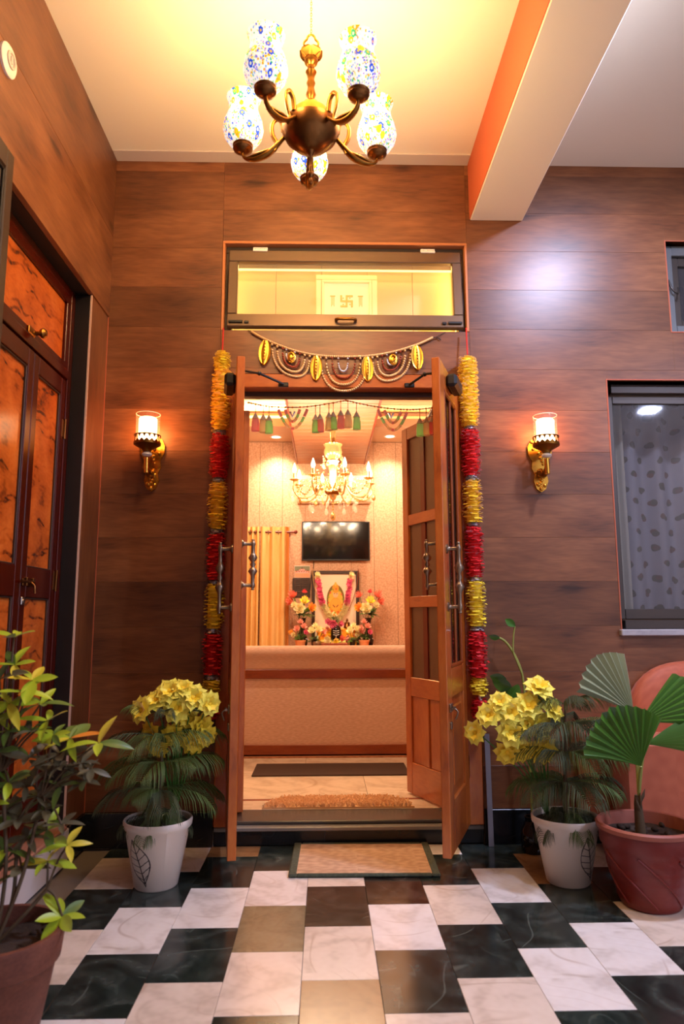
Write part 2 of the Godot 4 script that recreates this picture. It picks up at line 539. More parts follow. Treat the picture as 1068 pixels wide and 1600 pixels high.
	disc(di, 90, 82, 2, 2, c8(60, 40, 30)); disc(di, 102, 82, 2, 2, c8(60, 40, 30))
	line(di, Vector2(84, 130), Vector2(92, 138), 2, c8(120, 60, 30)); line(di, Vector2(108, 130), Vector2(100, 138), 2, c8(120, 60, 30))
	M.print_deity = mat(Color.WHITE, 0.4, 0.0, ImageTexture.create_from_image(di))
	var ki := Image.create(96, 72, false, Image.FORMAT_RGB8)
	ki.fill(c8(240, 168, 130))
	ki.fill_rect(Rect2i(0, 0, 96, 30), c8(130, 140, 110))
	for y in range(10, 46):
		var w := (y - 8) * 1.25
		ki.fill_rect(Rect2i(int(48 - w), y, int(2 * w), 1), c8(250, 190, 180) if y > 16 else c8(80, 40, 36))
	for k in 16: disc(ki, 8 + 5.5 * k, 30 + 6 * sin(k * 2.2), 3, 3, c8(120, 24, 40))
	M.print_hill = mat(Color.WHITE, 0.5, 0.0, ImageTexture.create_from_image(ki))

func _ready() -> void:
	rng.seed = 20240
	# ---- camera
	var cam := Camera3D.new()
	cam.name = "camera"
	var p := 0.149
	var yw := 0.0252
	var fw := Vector3(sin(yw) * cos(p), sin(p), -cos(yw) * cos(p))
	var b := Basis.looking_at(fw, Vector3.UP)
	b = b * Basis(Vector3(0, 0, 1), -0.003)
	cam.transform = Transform3D(b, Vector3(0, 1.027, 3.4))
	cam.fov = rad_to_deg(2.0 * atan(800.0 / 1100.0))
	cam.near = 0.05
	cam.far = 60.0
	add_child(cam)
	cam.current = true
	var ca := CameraAttributesPhysical.new()
	ca.frustum_focal_length = 12.0 / tan(deg_to_rad(cam.fov) / 2.0)
	ca.frustum_focus_distance = 3.9
	ca.exposure_aperture = 2.2
	cam.attributes = ca
	# ---- environment: night outside
	var env := Environment.new()
	env.background_mode = Environment.BG_COLOR
	env.background_color = Color(0.012, 0.014, 0.022)
	env.tonemap_mode = Environment.TONE_MAPPER_LINEAR
	env.tonemap_exposure = 1.0
	env.sdfgi_enabled = true
	env.ssao_enabled = true
	env.ssil_enabled = true
	var we := WorldEnvironment.new()
	we.name = "world_environment"
	we.environment = env
	add_child(we)
	# ---- large lights: the cool ceiling panels of the porch
	materials()
	led_panel(Vector3(1.55, 3.397, 1.2), 0.11, COOL, 7.5, "cool white ceiling panel lamp nearest the beam")
	led_panel(Vector3(3.735, 3.397, 4.17), 0.11, COOL, 14.0, "cool white ceiling panel lamp far out over the porch")
	shell()
	floor_tiles()
	entrance()
	left_doorway()
	right_windows()
	living_room()
	leaves_and_screens()
	hangings()
	lamps()
	mats_and_seat()
	plants()

const COOL := Color(0.80, 0.84, 1.0)
const WARM := Color(1.0, 0.80, 0.54)
const E_CHAND := 0.30
const E_SCONCE := 0.10
const E_CANDLE := 0.40
const E_DOWN := 3.4

func led_panel(at: Vector3, r: float, col: Color, e: float, label: String) -> void:
	var t := thing("ceiling_panel_lamp", label, "ceiling lamp", at, "cool ceiling panel lamps")
	var s := st()
	lathe(s, [[r * 1.18, -0.002], [r * 1.18, 0.002], [0.0, 0.003]], 32)
	lathe(s, [[r, -0.014], [r * 1.14, -0.014], [r * 1.18, -0.002]], 32)
	part(t, "rim", s, M.white)
	var d := st()
	lathe(d, [[0.0, -0.012], [r, -0.013]], 32)
	part(t, "light_diffuser", d, glow(col, 3.0))
	area(t, Vector3(0, -0.02, 0), Vector3.DOWN, Vector3(0, 0, -1), Vector2(r * 1.7, r * 1.7), col, e)

# ------------------------------------------------------------------ the shell
func minus_rects(rc: Rect2, holes: Array) -> Array:
	var out := [rc]
	for h in holes:
		var nx := []
		for q in out:
			if not q.intersects(h):
				nx.append(q)
				continue
			var i: Rect2 = q.intersection(h)
			if i.position.x > q.position.x + 0.001: nx.append(Rect2(q.position, Vector2(i.position.x - q.position.x, q.size.y)))
			if i.end.x < q.end.x - 0.001: nx.append(Rect2(Vector2(i.end.x, q.position.y), Vector2(q.end.x - i.end.x, q.size.y)))
			if i.position.y > q.position.y + 0.001: nx.append(Rect2(Vector2(i.position.x, q.position.y), Vector2(i.size.x, i.position.y - q.position.y)))
			if i.end.y < q.end.y - 0.001: nx.append(Rect2(Vector2(i.position.x, i.end.y), Vector2(i.size.x, q.end.y - i.end.y)))
		out = nx
	return out

func shell() -> void:
	var holes := [Rect2(-0.507, -0.1, 1.244, 2.34), Rect2(-0.524, 2.468, 1.262, 0.484), Rect2(1.432, 0.965, 1.75, 1.25), Rect2(1.785, 2.477, 1.3, 0.497)]
	var w := thing("wall_back", "brown wood-look plank cladding around the entrance door", "wall", Vector3.ZERO, "", "structure")
	var edges := [0.153]
	for k in range(-10, 6):
		var y := 2.483 + 0.214 * k
		if y > 0.2 and y < 3.38: edges.append(y)
	edges.append(3.40)
	var joints := [-1.09, -0.525, 0.738, 1.96, 3.18, 4.5]
	var idx := 0
	for i in edges.size() - 1:
		for j in joints.size() - 1:
			var rc := Rect2(joints[j] + 0.0003, edges[i] + 0.0003, joints[j + 1] - joints[j] - 0.0006, edges[i + 1] - edges[i] - 0.0006)
			var off := Vector2(rng.randf() * 2.0, 0.02 + rng.randf() * 0.3 - edges[i])
			var s := st()
			var got := false
			for q in minus_rects(rc, holes):
				if q.size.x < 0.004 or q.size.y < 0.004: continue
				abox(s, Vector3(q.position.x, q.position.y, -0.012), Vector3(q.end.x, q.end.y, 0.0), 0.0005, 0, off)
				got = true
			if got: part(w, "plank", s, M["clad%d" % [1, 2, 0, 2, 3, 1, 2][idx % 7]])
			idx += 3 + j
	var m := st()
	for q in minus_rects(Rect2(-2.4, -0.1, 7.1, 3.7), holes): abox(m, Vector3(q.position.x, q.position.y, -0.23), Vector3(q.end.x, q.end.y, -0.0122), 0.0)
	part(w, "masonry", m, M.masonry)
	# left wall
	var l := thing("wall_left", "brown wood cladding above and beside the recessed side door", "wall", Vector3.ZERO, "", "structure")
	var up := [2.532, 2.966, 3.40]
	for i in 2:
		for j in 2:
			part(l, "plank", mbox(Vector3(-1.11, up[i] + 0.0005, [0.0, 2.4][j] + 0.0005), Vector3(-1.086, up[i + 1] - 0.0005, [2.4, 6.2][j] - 0.0005), 0.001, 2, Vector2(rng.randf() * 2, rng.randf() * 0.1 - up[i])), M["clad%d" % (2 - i)])
	part(l, "plank", mbox(Vector3(-1.115, 0.153, 0.0), Vector3(-1.092, 2.531, 0.244), 0.001, 1, Vector2(0.4, 0.1)), M.clad1)
	part(l, "edge_strip", mbox(Vector3(-1.099, 0.16, 0.2445), Vector3(-1.090, 2.531, 0.2495), 0.0008), M.strip)
	part(l, "corner_strip", mbox(Vector3(-1.0925, 0.153, 0.0005), Vector3(-1.0885, 2.531, 0.0035), 0.0005), M.redstrip)
	for k in 5:
		part(l, "plank", mbox(Vector3(-1.115, 0.153 + 0.4757 * k, 1.452), Vector3(-1.09, 0.153 + 0.4757 * (k + 1) - 0.001, 6.2), 0.001, 2, Vector2(rng.randf() * 2, rng.randf() * 0.1 - 0.47 * k)), M["clad%d" % (k % 3)])
	var lm := st()
	abox(lm, Vector3(-1.4, -0.1, -0.012), Vector3(-1.1105, 3.5, 0.244), 0.0)
	abox(lm, Vector3(-1.4, 2.531, 0.244), Vector3(-1.1105, 3.5, 6.2), 0.0)
	abox(lm, Vector3(-1.4, -0.1, 1.45), Vector3(-1.116, 2.531, 6.2), 0.0)
	abox(lm, Vector3(-1.46, -0.1, 0.2), Vector3(-1.40, 2.6, 1.5), 0.0)
	part(l, "masonry", lm, M.dark)
	var e := thing("wall_right", "plain plaster wall closing the porch far to the side", "wall", Vector3.ZERO, "", "structure")
	part(e, "plaster", mbox(Vector3(4.5, -0.1, 0.0), Vector3(4.7, 3.5, 6.2), 0.0), M.plaster_grey)
	var f := thing("wall_rear", "plain plaster wall closing the porch behind", "wall", Vector3.ZERO, "", "structure")
	part(f, "plaster", mbox(Vector3(-1.4, -0.1, 6.2), Vector3(4.7, 3.5, 6.4), 0.0), M.plaster_grey)
	var c := thing("ceiling", "pale painted porch ceiling on both sides of the beam", "ceiling", Vector3.ZERO, "", "structure")
	part(c, "plaster", mbox(Vector3(-1.4, 3.40, -0.012), Vector3(4.7, 3.6, 6.4), 0.0), M.plaster)
	part(c, "greyer_strip", mbox(Vector3(-1.085, 3.394, 0.0), Vector3(0.755, 3.3998, 0.085), 0.001), M.plaster_grey)  # thin greyer strip laid on the ceiling along the wall
	var bm := thing("beam", "ceiling beam with cream underside and orange painted side", "beam", Vector3.ZERO, "", "structure")
	part(bm, "plaster", mbox(Vector3(0.76, 3.08, 0.0005), Vector3(1.035, 3.3995, 6.19), 0.004), M.plaster)
	part(bm, "painted_face", mbox(Vector3(0.756, 3.084, 0.0005), Vector3(0.7605, 3.3995, 6.19), 0.001), M.orange_paint)
	# black stone skirting
	var k1 := thing("baseboard_back", "black stone skirting along the foot of the clad wall", "baseboard", Vector3.ZERO, "", "structure")
	for q in [[-1.085, -0.82], [-0.82, -0.507], [0.737, 1.1], [1.1, 1.6], [1.6, 2.6], [2.6, 4.5]]:
		part(k1, "stone_slab", mbox(Vector3(q[0] + 0.0007, 0.0, -0.011), Vector3(q[1] - 0.0007, 0.152, 0.012), 0.002, 0, Vector2(rng.randf(), rng.randf())), M.blackgranite)
	var k2 := thing("baseboard_left", "black stone skirting in the corner beside the side door", "baseboard", Vector3.ZERO, "", "structure")
	part(k2, "stone_slab", mbox(Vector3(-1.11, 0.0, 0.0125), Vector3(-1.08, 0.152, 0.20), 0.002), M.blackgranite)
	part(k2, "stone_slab", mbox(Vector3(-1.11, 0.0, 1.452), Vector3(-1.08, 0.152, 6.2), 0.002), M.blackgranite)
	var pl := thing("round_cover_plate", "round white cover plate high on the wood-clad side wall", "cover plate", Vector3(-1.086, 2.914, 1.222))
	var s1 := st()
	var sx := Transform3D(Basis(Vector3(0, 0, 1), -PI / 2), Vector3.ZERO)
	lathe(s1, [[0.0, 0.0], [0.056, 0.0], [0.056, 0.008], [0.048, 0.014], [0.0, 0.015]], 28, sx)
	part(pl, "plate", s1, M.white)
	var s2 := st()
	lathe(s2, [[0.03, 0.014], [0.03, 0.019], [0.022, 0.021], [0.02, 0.016]], 24, sx)
	rbox(s2, Vector3(0.0175, 0.0, 0.0), Vector3(0.006, 0.03, 0.012), 0.002)
	part(pl, "screw_ring", s2, M.plaster_grey)

func floor_tiles() -> void:
	var f := thing("floor", "checkered porch floor of white marble and black stone tiles", "floor", Vector3.ZERO, "", "structure")
	part(f, "bed", mbox(Vector3(-1.4, -0.1, -0.2), Vector3(4.7, -0.0105, 6.4), 0.0), M.grout)
	part(f, "far_paving", mbox(Vector3(-1.09, -0.01, 2.85), Vector3(4.5, -0.0003, 6.2), 0.001), M.tile_white)
	for c in range(-4, 21):
		var x0 := maxf(-0.065 + 0.2235 * c, -1.09)
		var x1 := -0.065 + 0.2235 * (c + 1)
		if x1 > 4.5: x1 = 4.5
		if x1 <= -1.08 or x0 > 4.45: continue
		var start := posmod(2 - c, 4)
		for k in range(-3, 16):
			if posmod(k - start, 2) != 0: continue
			var dark := posmod(k - start, 4) == 0
			var z0 := maxf(0.137 + 0.178 * k, 0.0)
			var z1 := minf(0.137 + 0.178 * (k + 2), 2.85)
			if z1 - z0 < 0.01: continue
			var m: Material = M.tile_white
			if dark: m = M.tile_brown if (c == 0 and k != 10) or (c == 1 and rng.randf() < 0.8) else M.tile_green  # middle dark tiles: the brown cast of reflections is put into their colour
			elif rng.randf() < 0.35: m = M.tile_cream
			if c == -1 and k == 3: m = M.tile_olive
			if c == 0 and k == 6: m = M.tile_ochre  # dark brown tile with its warm reflection painted in as ochre
			if (c == 4 and k == 0) or (c == -2 and k == -2): m = M.tile_ochre
			var dy := rng.randf_range(-0.0006, 0.0)
			part(f, "tile", mbox(Vector3(x0 + 0.0006, -0.01, z0 + 0.0006), Vector3(x1 - 0.0006, dy, z1 - 0.0006), 0.0008, 0 if rng.randf() < 0.6 else 2, Vector2(rng.randf(), rng.randf())), m)

# ------------------------------------------------------------------ door frame, threshold, fanlight
func entrance() -> void:
	var fr := thing("trim_1", "teak frame around the main double door opening", "door frame", Vector3.ZERO, "", "structure")
	part(fr, "jamb", mbox(Vector3(-0.505, 0.085, -0.16), Vector3(-0.425, 2.236, 0.012), 0.004, 1), M.teak)
	part(fr, "jamb", mbox(Vector3(0.645, 0.085, -0.16), Vector3(0.735, 2.236, 0.012), 0.004, 1, Vector2(0.2, 0.1)), M.teak)
	part(fr, "head_rail", mbox(Vector3(-0.425, 2.165, -0.16), Vector3(0.645, 2.236, 0.008), 0.004, 0, Vector2(0.1, 0.3)), M.teak)
	part(fr, "rebate_strip", mbox(Vector3(-0.42, 2.14, -0.11), Vector3(0.64, 2.166, -0.06), 0.002, 0), M.darkwood)
	var th := thing("trim_2", "black and grey stone threshold step under the main door", "threshold", Vector3.ZERO, "", "structure")
	part(th, "riser", mbox(Vector3(-0.505, 0.0, -0.2), Vector3(0.735, 0.062, -0.012), 0.002, 0, Vector2(0.3, 0.5)), M.blackgranite)
	part(th, "tread", mbox(Vector3(-0.505, 0.0625, -0.23), Vector3(0.735, 0.082, 0.004), 0.004, 0, Vector2(0.1, 0.2)), mat(c8(128, 124, 116), 0.25))
	part(th, "sill_plate", mbox(Vector3(-0.424, 0.0822, -0.23), Vector3(0.644, 0.099, -0.035), 0.004, 0, Vector2(0.5, 0.1)), mat(c8(70, 66, 62), 0.25))
	# fanlight: recessed frame, hinged sash, lit panel behind
	var w := thing("window_1", "wide fanlight over the door with a lit cream panel behind glass", "window", Vector3(0.107, 2.468, 0.0), "", "structure")
	var tr := st()
	abox(tr, Vector3(-0.631, 0.470, -0.1), Vector3(0.631, 0.484, 0.004), 0.002)
	abox(tr, Vector3(-0.631, 0.0, -0.1), Vector3(-0.618, 0.470, 0.004), 0.002)
	abox(tr, Vector3(0.618, 0.0, -0.1), Vector3(0.631, 0.470, 0.004), 0.002)
	part(w, "reveal_lining", tr, mat(c8(186, 116, 68), 0.45))
	var fo := st()
	abox(fo, Vector3(-0.618, 0.435, -0.1), Vector3(0.618, 0.470, -0.035), 0.003)
	abox(fo, Vector3(-0.618, 0.0, -0.1), Vector3(-0.585, 0.435, -0.035), 0.003)
	abox(fo, Vector3(0.585, 0.0, -0.1), Vector3(0.618, 0.435, -0.035), 0.003)
	part(w, "outer_frame", fo, M.aludark)
	var sx := Transform3D(Basis(Vector3(1, 0, 0), -0.085), Vector3(0, 0.442, -0.03))
	var sa := st()
	for q in [[Vector3(-0.6, -0.065, -0.02), Vector3(0.6, 0.0, 0.016)], [Vector3(-0.6, -0.432, -0.02), Vector3(0.6, -0.362, 0.016)], [Vector3(-0.6, -0.362, -0.02), Vector3(-0.553, -0.065, 0.016)], [Vector3(0.553, -0.362, -0.02), Vector3(0.6, -0.065, 0.016)]]:
		rbox(sa, (q[0] + q[1]) * 0.5, q[1] - q[0], 0.004, sx)
	part(w, "sash_frame", sa, M.alu)
	var gl := st()
	rbox(gl, Vector3(0, -0.2135, -0.004), Vector3(1.106, 0.297, 0.0), 0.0, sx)
	var g1 := st()
	quad(g1, sx * Vector3(-0.553, -0.362, -0.002), sx * Vector3(0.553, -0.362, -0.002), sx * Vector3(0.553, -0.065, -0.002), sx * Vector3(-0.553, -0.065, -0.002), Vector2.ZERO, Vector2.RIGHT, Vector2.ONE, Vector2.DOWN)
	part(w, "glass_pane", g1, M.glass)
	for x in [-0.44, 0.43]:
		var hs := st()
		rbox(hs, Vector3(x, 0.445, -0.024), Vector3(0.075, 0.034, 0.012), 0.002)
		tube(hs, [Vector3(x - 0.037, 0.44, -0.012), Vector3(x + 0.037, 0.44, -0.012)], 0.006, 8)
		for k in 3: ball(hs, Vector3(x - 0.024 + 0.024 * k, 0.454, -0.018), 0.004, 6, 4)
		part(w, "hinge", hs, M.white)
	for sg in [-1, 1]:
		var stay := st()
		rbox(stay, Vector3(sg * 0.555, 0.036, 0.026), Vector3(0.07, 0.012, 0.01), 0.002)
		rbox(stay, Vector3(sg * 0.50, 0.034, 0.026), Vector3(0.022, 0.012, 0.008), 0.002)
		tube(stay, spline([Vector3(sg * 0.59, 0.036, 0.02), Vector3(sg * 0.602, 0.10, -0.005), Vector3(sg * 0.606, 0.24, -0.02), Vector3(sg * 0.602, 0.33, -0.02)], 10), 0.003, 6)
		part(w, "window_stay", stay, M.blackplastic)
	var hd := st()
	tube(hd, spline([Vector3(-0.048, 0.045, 0.018), Vector3(-0.048, 0.045, 0.04), Vector3(-0.03, 0.042, 0.052), Vector3(0.03, 0.042, 0.052), Vector3(0.048, 0.045, 0.04), Vector3(0.048, 0.045, 0.018)], 14), 0.008, 8)
	rbox(hd, Vector3(0, 0.048, 0.012), Vector3(0.11, 0.022, 0.008), 0.003)
	part(w, "pull_handle", hd, M.oldgold)
	# lit panel box behind: boards, framed auspicious sign, light strips round the edge
	var bx := st()
	abox(bx, Vector3(-0.66, -0.03, -0.232), Vector3(0.66, 0.5, -0.222), 0.0)
	part(w, "box_back", bx, M.masonry)
	for k in 5:
		part(w, "back_board", mbox(Vector3(-0.618 + 0.2472 * k + 0.0008, 0.0, -0.2215), Vector3(-0.618 + 0.2472 * (k + 1) - 0.0008, 0.47, -0.205), 0.002, 1, Vector2(rng.randf(), rng.randf())), mat(c8(230, 184, 128), 0.6))
	var cx := 0.012
	var cy := 0.252
	for q in [[0.165, 0.148, -0.204, -0.190, 0.028], [0.135, 0.118, -0.204, -0.184, 0.014]]:
		var s := st()
		var a: float = q[0]; var bb: float = q[1]; var t: float = q[4]
		abox(s, Vector3(cx - a, cy + bb - t, q[2]), Vector3(cx + a, cy + bb, q[3]), 0.003)
		abox(s, Vector3(cx - a, cy - bb, q[2]), Vector3(cx + a, cy - bb + t, q[3]), 0.003)
		abox(s, Vector3(cx - a, cy - bb + t, q[2]), Vector3(cx - a + t, cy + bb - t, q[3]), 0.003)
		abox(s, Vector3(cx + a - t, cy - bb + t, q[2]), Vector3(cx + a, cy + bb - t, q[3]), 0.003)
		part(w, "sign_frame", s, mat(c8(255, 240, 196), 0.4))
	part(w, "sign_board", mbox(Vector3(cx - 0.121, cy - 0.104, -0.204), Vector3(cx + 0.121, cy + 0.104, -0.198), 0.001), mat(c8(255, 250, 226), 0.5))
	var sy := st()
	var u := 0.034
	var wd := 0.010
	for q in [[-wd / 2, -u, wd / 2, u], [-u, -wd / 2, u, wd / 2], [0.0, u - wd, u, u], [-u, -u, 0.0, -u + wd], [u - wd, -u, u, 0.0], [-u, 0.0, -u + wd, u]]:
		abox(sy, Vector3(cx + q[0], cy + q[1], -0.198), Vector3(cx + q[2], cy + q[3], -0.1925), 0.001)
	for q in [[-1, -1], [1, -1], [-1, 1], [1, 1]]: ball(sy, Vector3(cx + q[0] * 0.018, cy + q[1] * 0.018, -0.196), 0.0035, 8, 5)
	for sg in [-1, 1]:
		for k in 3: abox(sy, Vector3(cx + sg * 0.075 - 0.008 + 0.007 * k, cy - 0.03 + 0.008 * (k % 2), -0.198), Vector3(cx + sg * 0.075 - 0.005 + 0.007 * k, cy + 0.03, -0.194), 0.0006)
		abox(sy, Vector3(cx + sg * 0.075 - 0.014, cy + 0.027, -0.198), Vector3(cx + sg * 0.075 + 0.014, cy + 0.032, -0.194), 0.0006)
	part(w, "auspicious_sign", sy, mat(c8(236, 190, 80), 0.35))
	var em := glow(c8(255, 232, 150), 1.7)
	var y0 := 0.012; var y1 := 0.432
	part(w, "light_strip", mbox(Vector3(-0.6, y1 - 0.006, -0.203), Vector3(0.6, y1 + 0.001, -0.19), 0.001), em)
	part(w, "light_strip", mbox(Vector3(-0.6, y0, -0.203), Vector3(0.6, y0 + 0.006, -0.19), 0.001), em)
	part(w, "light_strip", mbox(Vector3(-0.604, y0, -0.203), Vector3(-0.598, y1, -0.19), 0.001), em)
	part(w, "light_strip", mbox(Vector3(0.598, y0, -0.203), Vector3(0.604, y1, -0.19), 0.001), em)
	var lc := c8(255, 226, 130)
	area(w, Vector3(0, y1 - 0.01, -0.155), Vector3.DOWN, Vector3(0, 0, 1), Vector2(1.16, 0.05), lc, 0.10)
	area(w, Vector3(0, y0 + 0.01, -0.155), Vector3.UP, Vector3(0, 0, 1), Vector2(1.16, 0.05), lc, 0.07)
	area(w, Vector3(-0.59, 0.22, -0.155), Vector3.RIGHT, Vector3(0, 0, 1), Vector2(0.4, 0.05), lc, 0.03)
	area(w, Vector3(0.59, 0.22, -0.155), Vector3.LEFT, Vector3(0, 0, 1), Vector2(0.4, 0.05), lc, 0.10)

# ------------------------------------------------------------------ the side door on the left
func left_doorway() -> void:
	var fr := thing("trim_3", "dark polished frame and head of the recessed side door", "door frame", Vector3.ZERO, "", "structure")
	part(fr, "jamb", mbox(Vector3(-1.24, 0.165, 0.2445), Vector3(-1.168, 2.53, 0.292), 0.003, 1), M.mahogany)
	part(fr, "jamb", mbox(Vector3(-1.24, 0.165, 1.40), Vector3(-1.168, 2.53, 1.45), 0.003, 1), M.mahogany)
	part(fr, "head_rail", mbox(Vector3(-1.24, 2.49, 0.292), Vector3(-1.168, 2.53, 1.40), 0.003, 2), M.mahogany)
	part(fr, "transom_rail", mbox(Vector3(-1.24, 2.10, 0.292), Vector3(-1.162, 2.14, 1.40), 0.003, 2), M.mahogany)
	part(fr, "reveal_lining", mbox(Vector3(-1.168, 0.165, 0.2445), Vector3(-1.0995, 2.53, 0.249), 0.001), M.dark)
	var si := thing("trim_4", "pale marble step under the recessed side door", "door sill", Vector3.ZERO, "", "structure")
	part(si, "riser", mbox(Vector3(-1.38, 0.0, 0.202), Vector3(-1.086, 0.145, 1.4505), 0.004, 2), mat(c8(214, 202, 196), 0.3))
	part(si, "tread", mbox(Vector3(-1.39, 0.1455, 0.2445), Vector3(-1.080, 0.164, 1.4495), 0.005, 2), mat(c8(160, 110, 88), 0.35))
	# transom sash with burl panel
	var tp := thing("window_4", "solid transom sash with dark-streaked orange veneer above the side door", "transom panel", Vector3(-1.17, 2.142, 0.85), "", "structure")
	var z0 := -0.556
	var z1 := 0.548
	var s := st()
	abox(s, Vector3(-0.04, 0.0, z0), Vector3(0.002, 0.03, z1), 0.003, 2)
	abox(s, Vector3(-0.04, 0.31, z0), Vector3(0.002, 0.347, z1), 0.003, 2)
	abox(s, Vector3(-0.04, 0.03, z0), Vector3(0.002, 0.31, z0 + 0.045), 0.003, 1)
	abox(s, Vector3(-0.04, 0.03, z1 - 0.045), Vector3(0.002, 0.31, z1), 0.003, 1)
	part(tp, "sash_frame", s, M.mahogany)
	part(tp, "veneer_panel", mbox(Vector3(-0.03, 0.03, z0 + 0.045), Vector3(-0.012, 0.31, z1 - 0.045), 0.002, 2, Vector2(0.3, 0.2)), M.burl)
	var kb := st()
	lathe(kb, [[0.018, 0.0], [0.018, 0.004], [0.009, 0.01], [0.009, 0.025], [0.019, 0.034], [0.021, 0.044], [0.014, 0.053], [0.0, 0.056]], 18, Transform3D(Basis(Vector3(0, 0, 1), -PI / 2), Vector3(0.002, 0.016, -0.165)))
	rbox(kb, Vector3(0.006, 0.016, -0.135), Vector3(0.008, 0.03, 0.05), 0.003)
	part(tp, "knob", kb, M.oldgold)
	# two panelled leaves
	for i in 2:
		var zc := [0.468, 0.82][i] as float
		var d := thing("door_%d" % (3 + i), ["panelled side door leaf nearest the corner with orange streaked veneer", "panelled side door leaf cut by the picture edge with streaked veneer"][i], "door", Vector3(-1.172, 0.17, zc), "", "structure")
		var h := 0.174
		var f := st()
		abox(f, Vector3(-0.04, 0.0, -h), Vector3(0.0, 1.925, -h + 0.05), 0.003, 1)
		abox(f, Vector3(-0.04, 0.0, h - 0.05), Vector3(0.0, 1.925, h), 0.003, 1, Vector2(0.3, 0.2))
		for q in [[0.0, 0.16], [0.94, 1.06], [1.85, 1.925]]: abox(f, Vector3(-0.04, q[0], -h + 0.05), Vector3(0.0, q[1], h - 0.05), 0.003, 2)
		part(d, "leaf_frame", f, M.mahogany)
		for q in [[0.16, 0.94], [1.06, 1.85]]:
			var pn := st()
			abox(pn, Vector3(-0.03, q[0], -h + 0.05), Vector3(-0.014, q[1], h - 0.05), 0.001, 2, Vector2(rng.randf(), rng.randf()))
			part(d, "veneer_panel", pn, M.burl)
			var md := st()
			for z in [-h + 0.05, h - 0.056]: abox(md, Vector3(-0.014, q[0], z), Vector3(-0.004, q[1], z + 0.006), 0.002, 1)
			for y in [q[0], q[1] - 0.006]: abox(md, Vector3(-0.014, y, -h + 0.05), Vector3(-0.004, y + 0.006, h - 0.05), 0.002, 2)
			part(d, "moulding", md, M.darkwood)
		if i == 0:
			var la := st()
			rbox(la, Vector3(0.003, 0.998, 0.11), Vector3(0.006, 0.028, 0.11), 0.002)
			tube(la, [Vector3(0.014, 1.0, 0.2), Vector3(0.014, 1.0, 0.08)], 0.006, 8)
			rbox(la, Vector3(0.010, 1.0, 0.145), Vector3(0.012, 0.034, 0.014), 0.002)
			rbox(la, Vector3(0.010, 1.0, 0.085), Vector3(0.012, 0.034, 0.014), 0.002)
			tube(la, [Vector3(0.014, 1.0, 0.115), Vector3(0.03, 0.985, 0.115), Vector3(0.034, 0.955, 0.115)], 0.005, 8)
			part(d, "bolt", la, M.bronze)
			var ho := st()
			rbox(ho, Vector3(0.004, 0.925, 0.155), Vector3(0.008, 0.032, 0.032), 0.003)
			tube(ho, [Vector3(0.008, 0.925, 0.155), Vector3(0.012, 0.925, 0.155)], 0.008, 10)
			part(d, "hasp", ho, M.chrome)
			for y in [0.3, 1.02, 1.7]:
				var hg := st()
				tube(hg, [Vector3(0.004, y - 0.045, -h - 0.002), Vector3(0.004, y + 0.045, -h - 0.002)], 0.006, 8)
				rbox(hg, Vector3(0.0, y, -h + 0.012), Vector3(0.004, 0.08, 0.022), 0.001)
				part(d, "hinge", hg, M.bronze)
	# an outer screen leaf folded back along the wall
	var sc := thing("screen_door", "dark-framed screen door folded back against the side wall", "screen door", Vector3(-1.066, 0.17, 1.19))
	var q := st()
	var zl := 0.62
	abox(q, Vector3(-0.016, 0.0, 0.0), Vector3(0.016, 2.405, 0.05), 0.004, 1)
	abox(q, Vector3(-0.016, 0.0, zl - 0.05), Vector3(0.016, 2.405, zl), 0.004, 1)
	for y in [[0.0, 0.12], [0.9, 0.98], [2.33, 2.405]]: abox(q, Vector3(-0.016, y[0], 0.05), Vector3(0.016, y[1], zl - 0.05), 0.004, 2)
	part(sc, "leaf_frame", q, M.darkwood)
	part(sc, "mesh_panel", mbox(Vector3(-0.004, 0.12, 0.05), Vector3(0.002, 2.33, zl - 0.05), 0.0), mat(c8(70, 56, 44), 0.6))
	var md := st()
	for z in [0.05, zl - 0.058]: abox(md, Vector3(0.002, 0.12, z), Vector3(0.012, 2.33, z + 0.008), 0.003, 1)
	abox(md, Vector3(0.002, 2.322, 0.05), Vector3(0.012, 2.33, zl - 0.05), 0.003, 2)
	part(sc, "bead", md, M.dark)

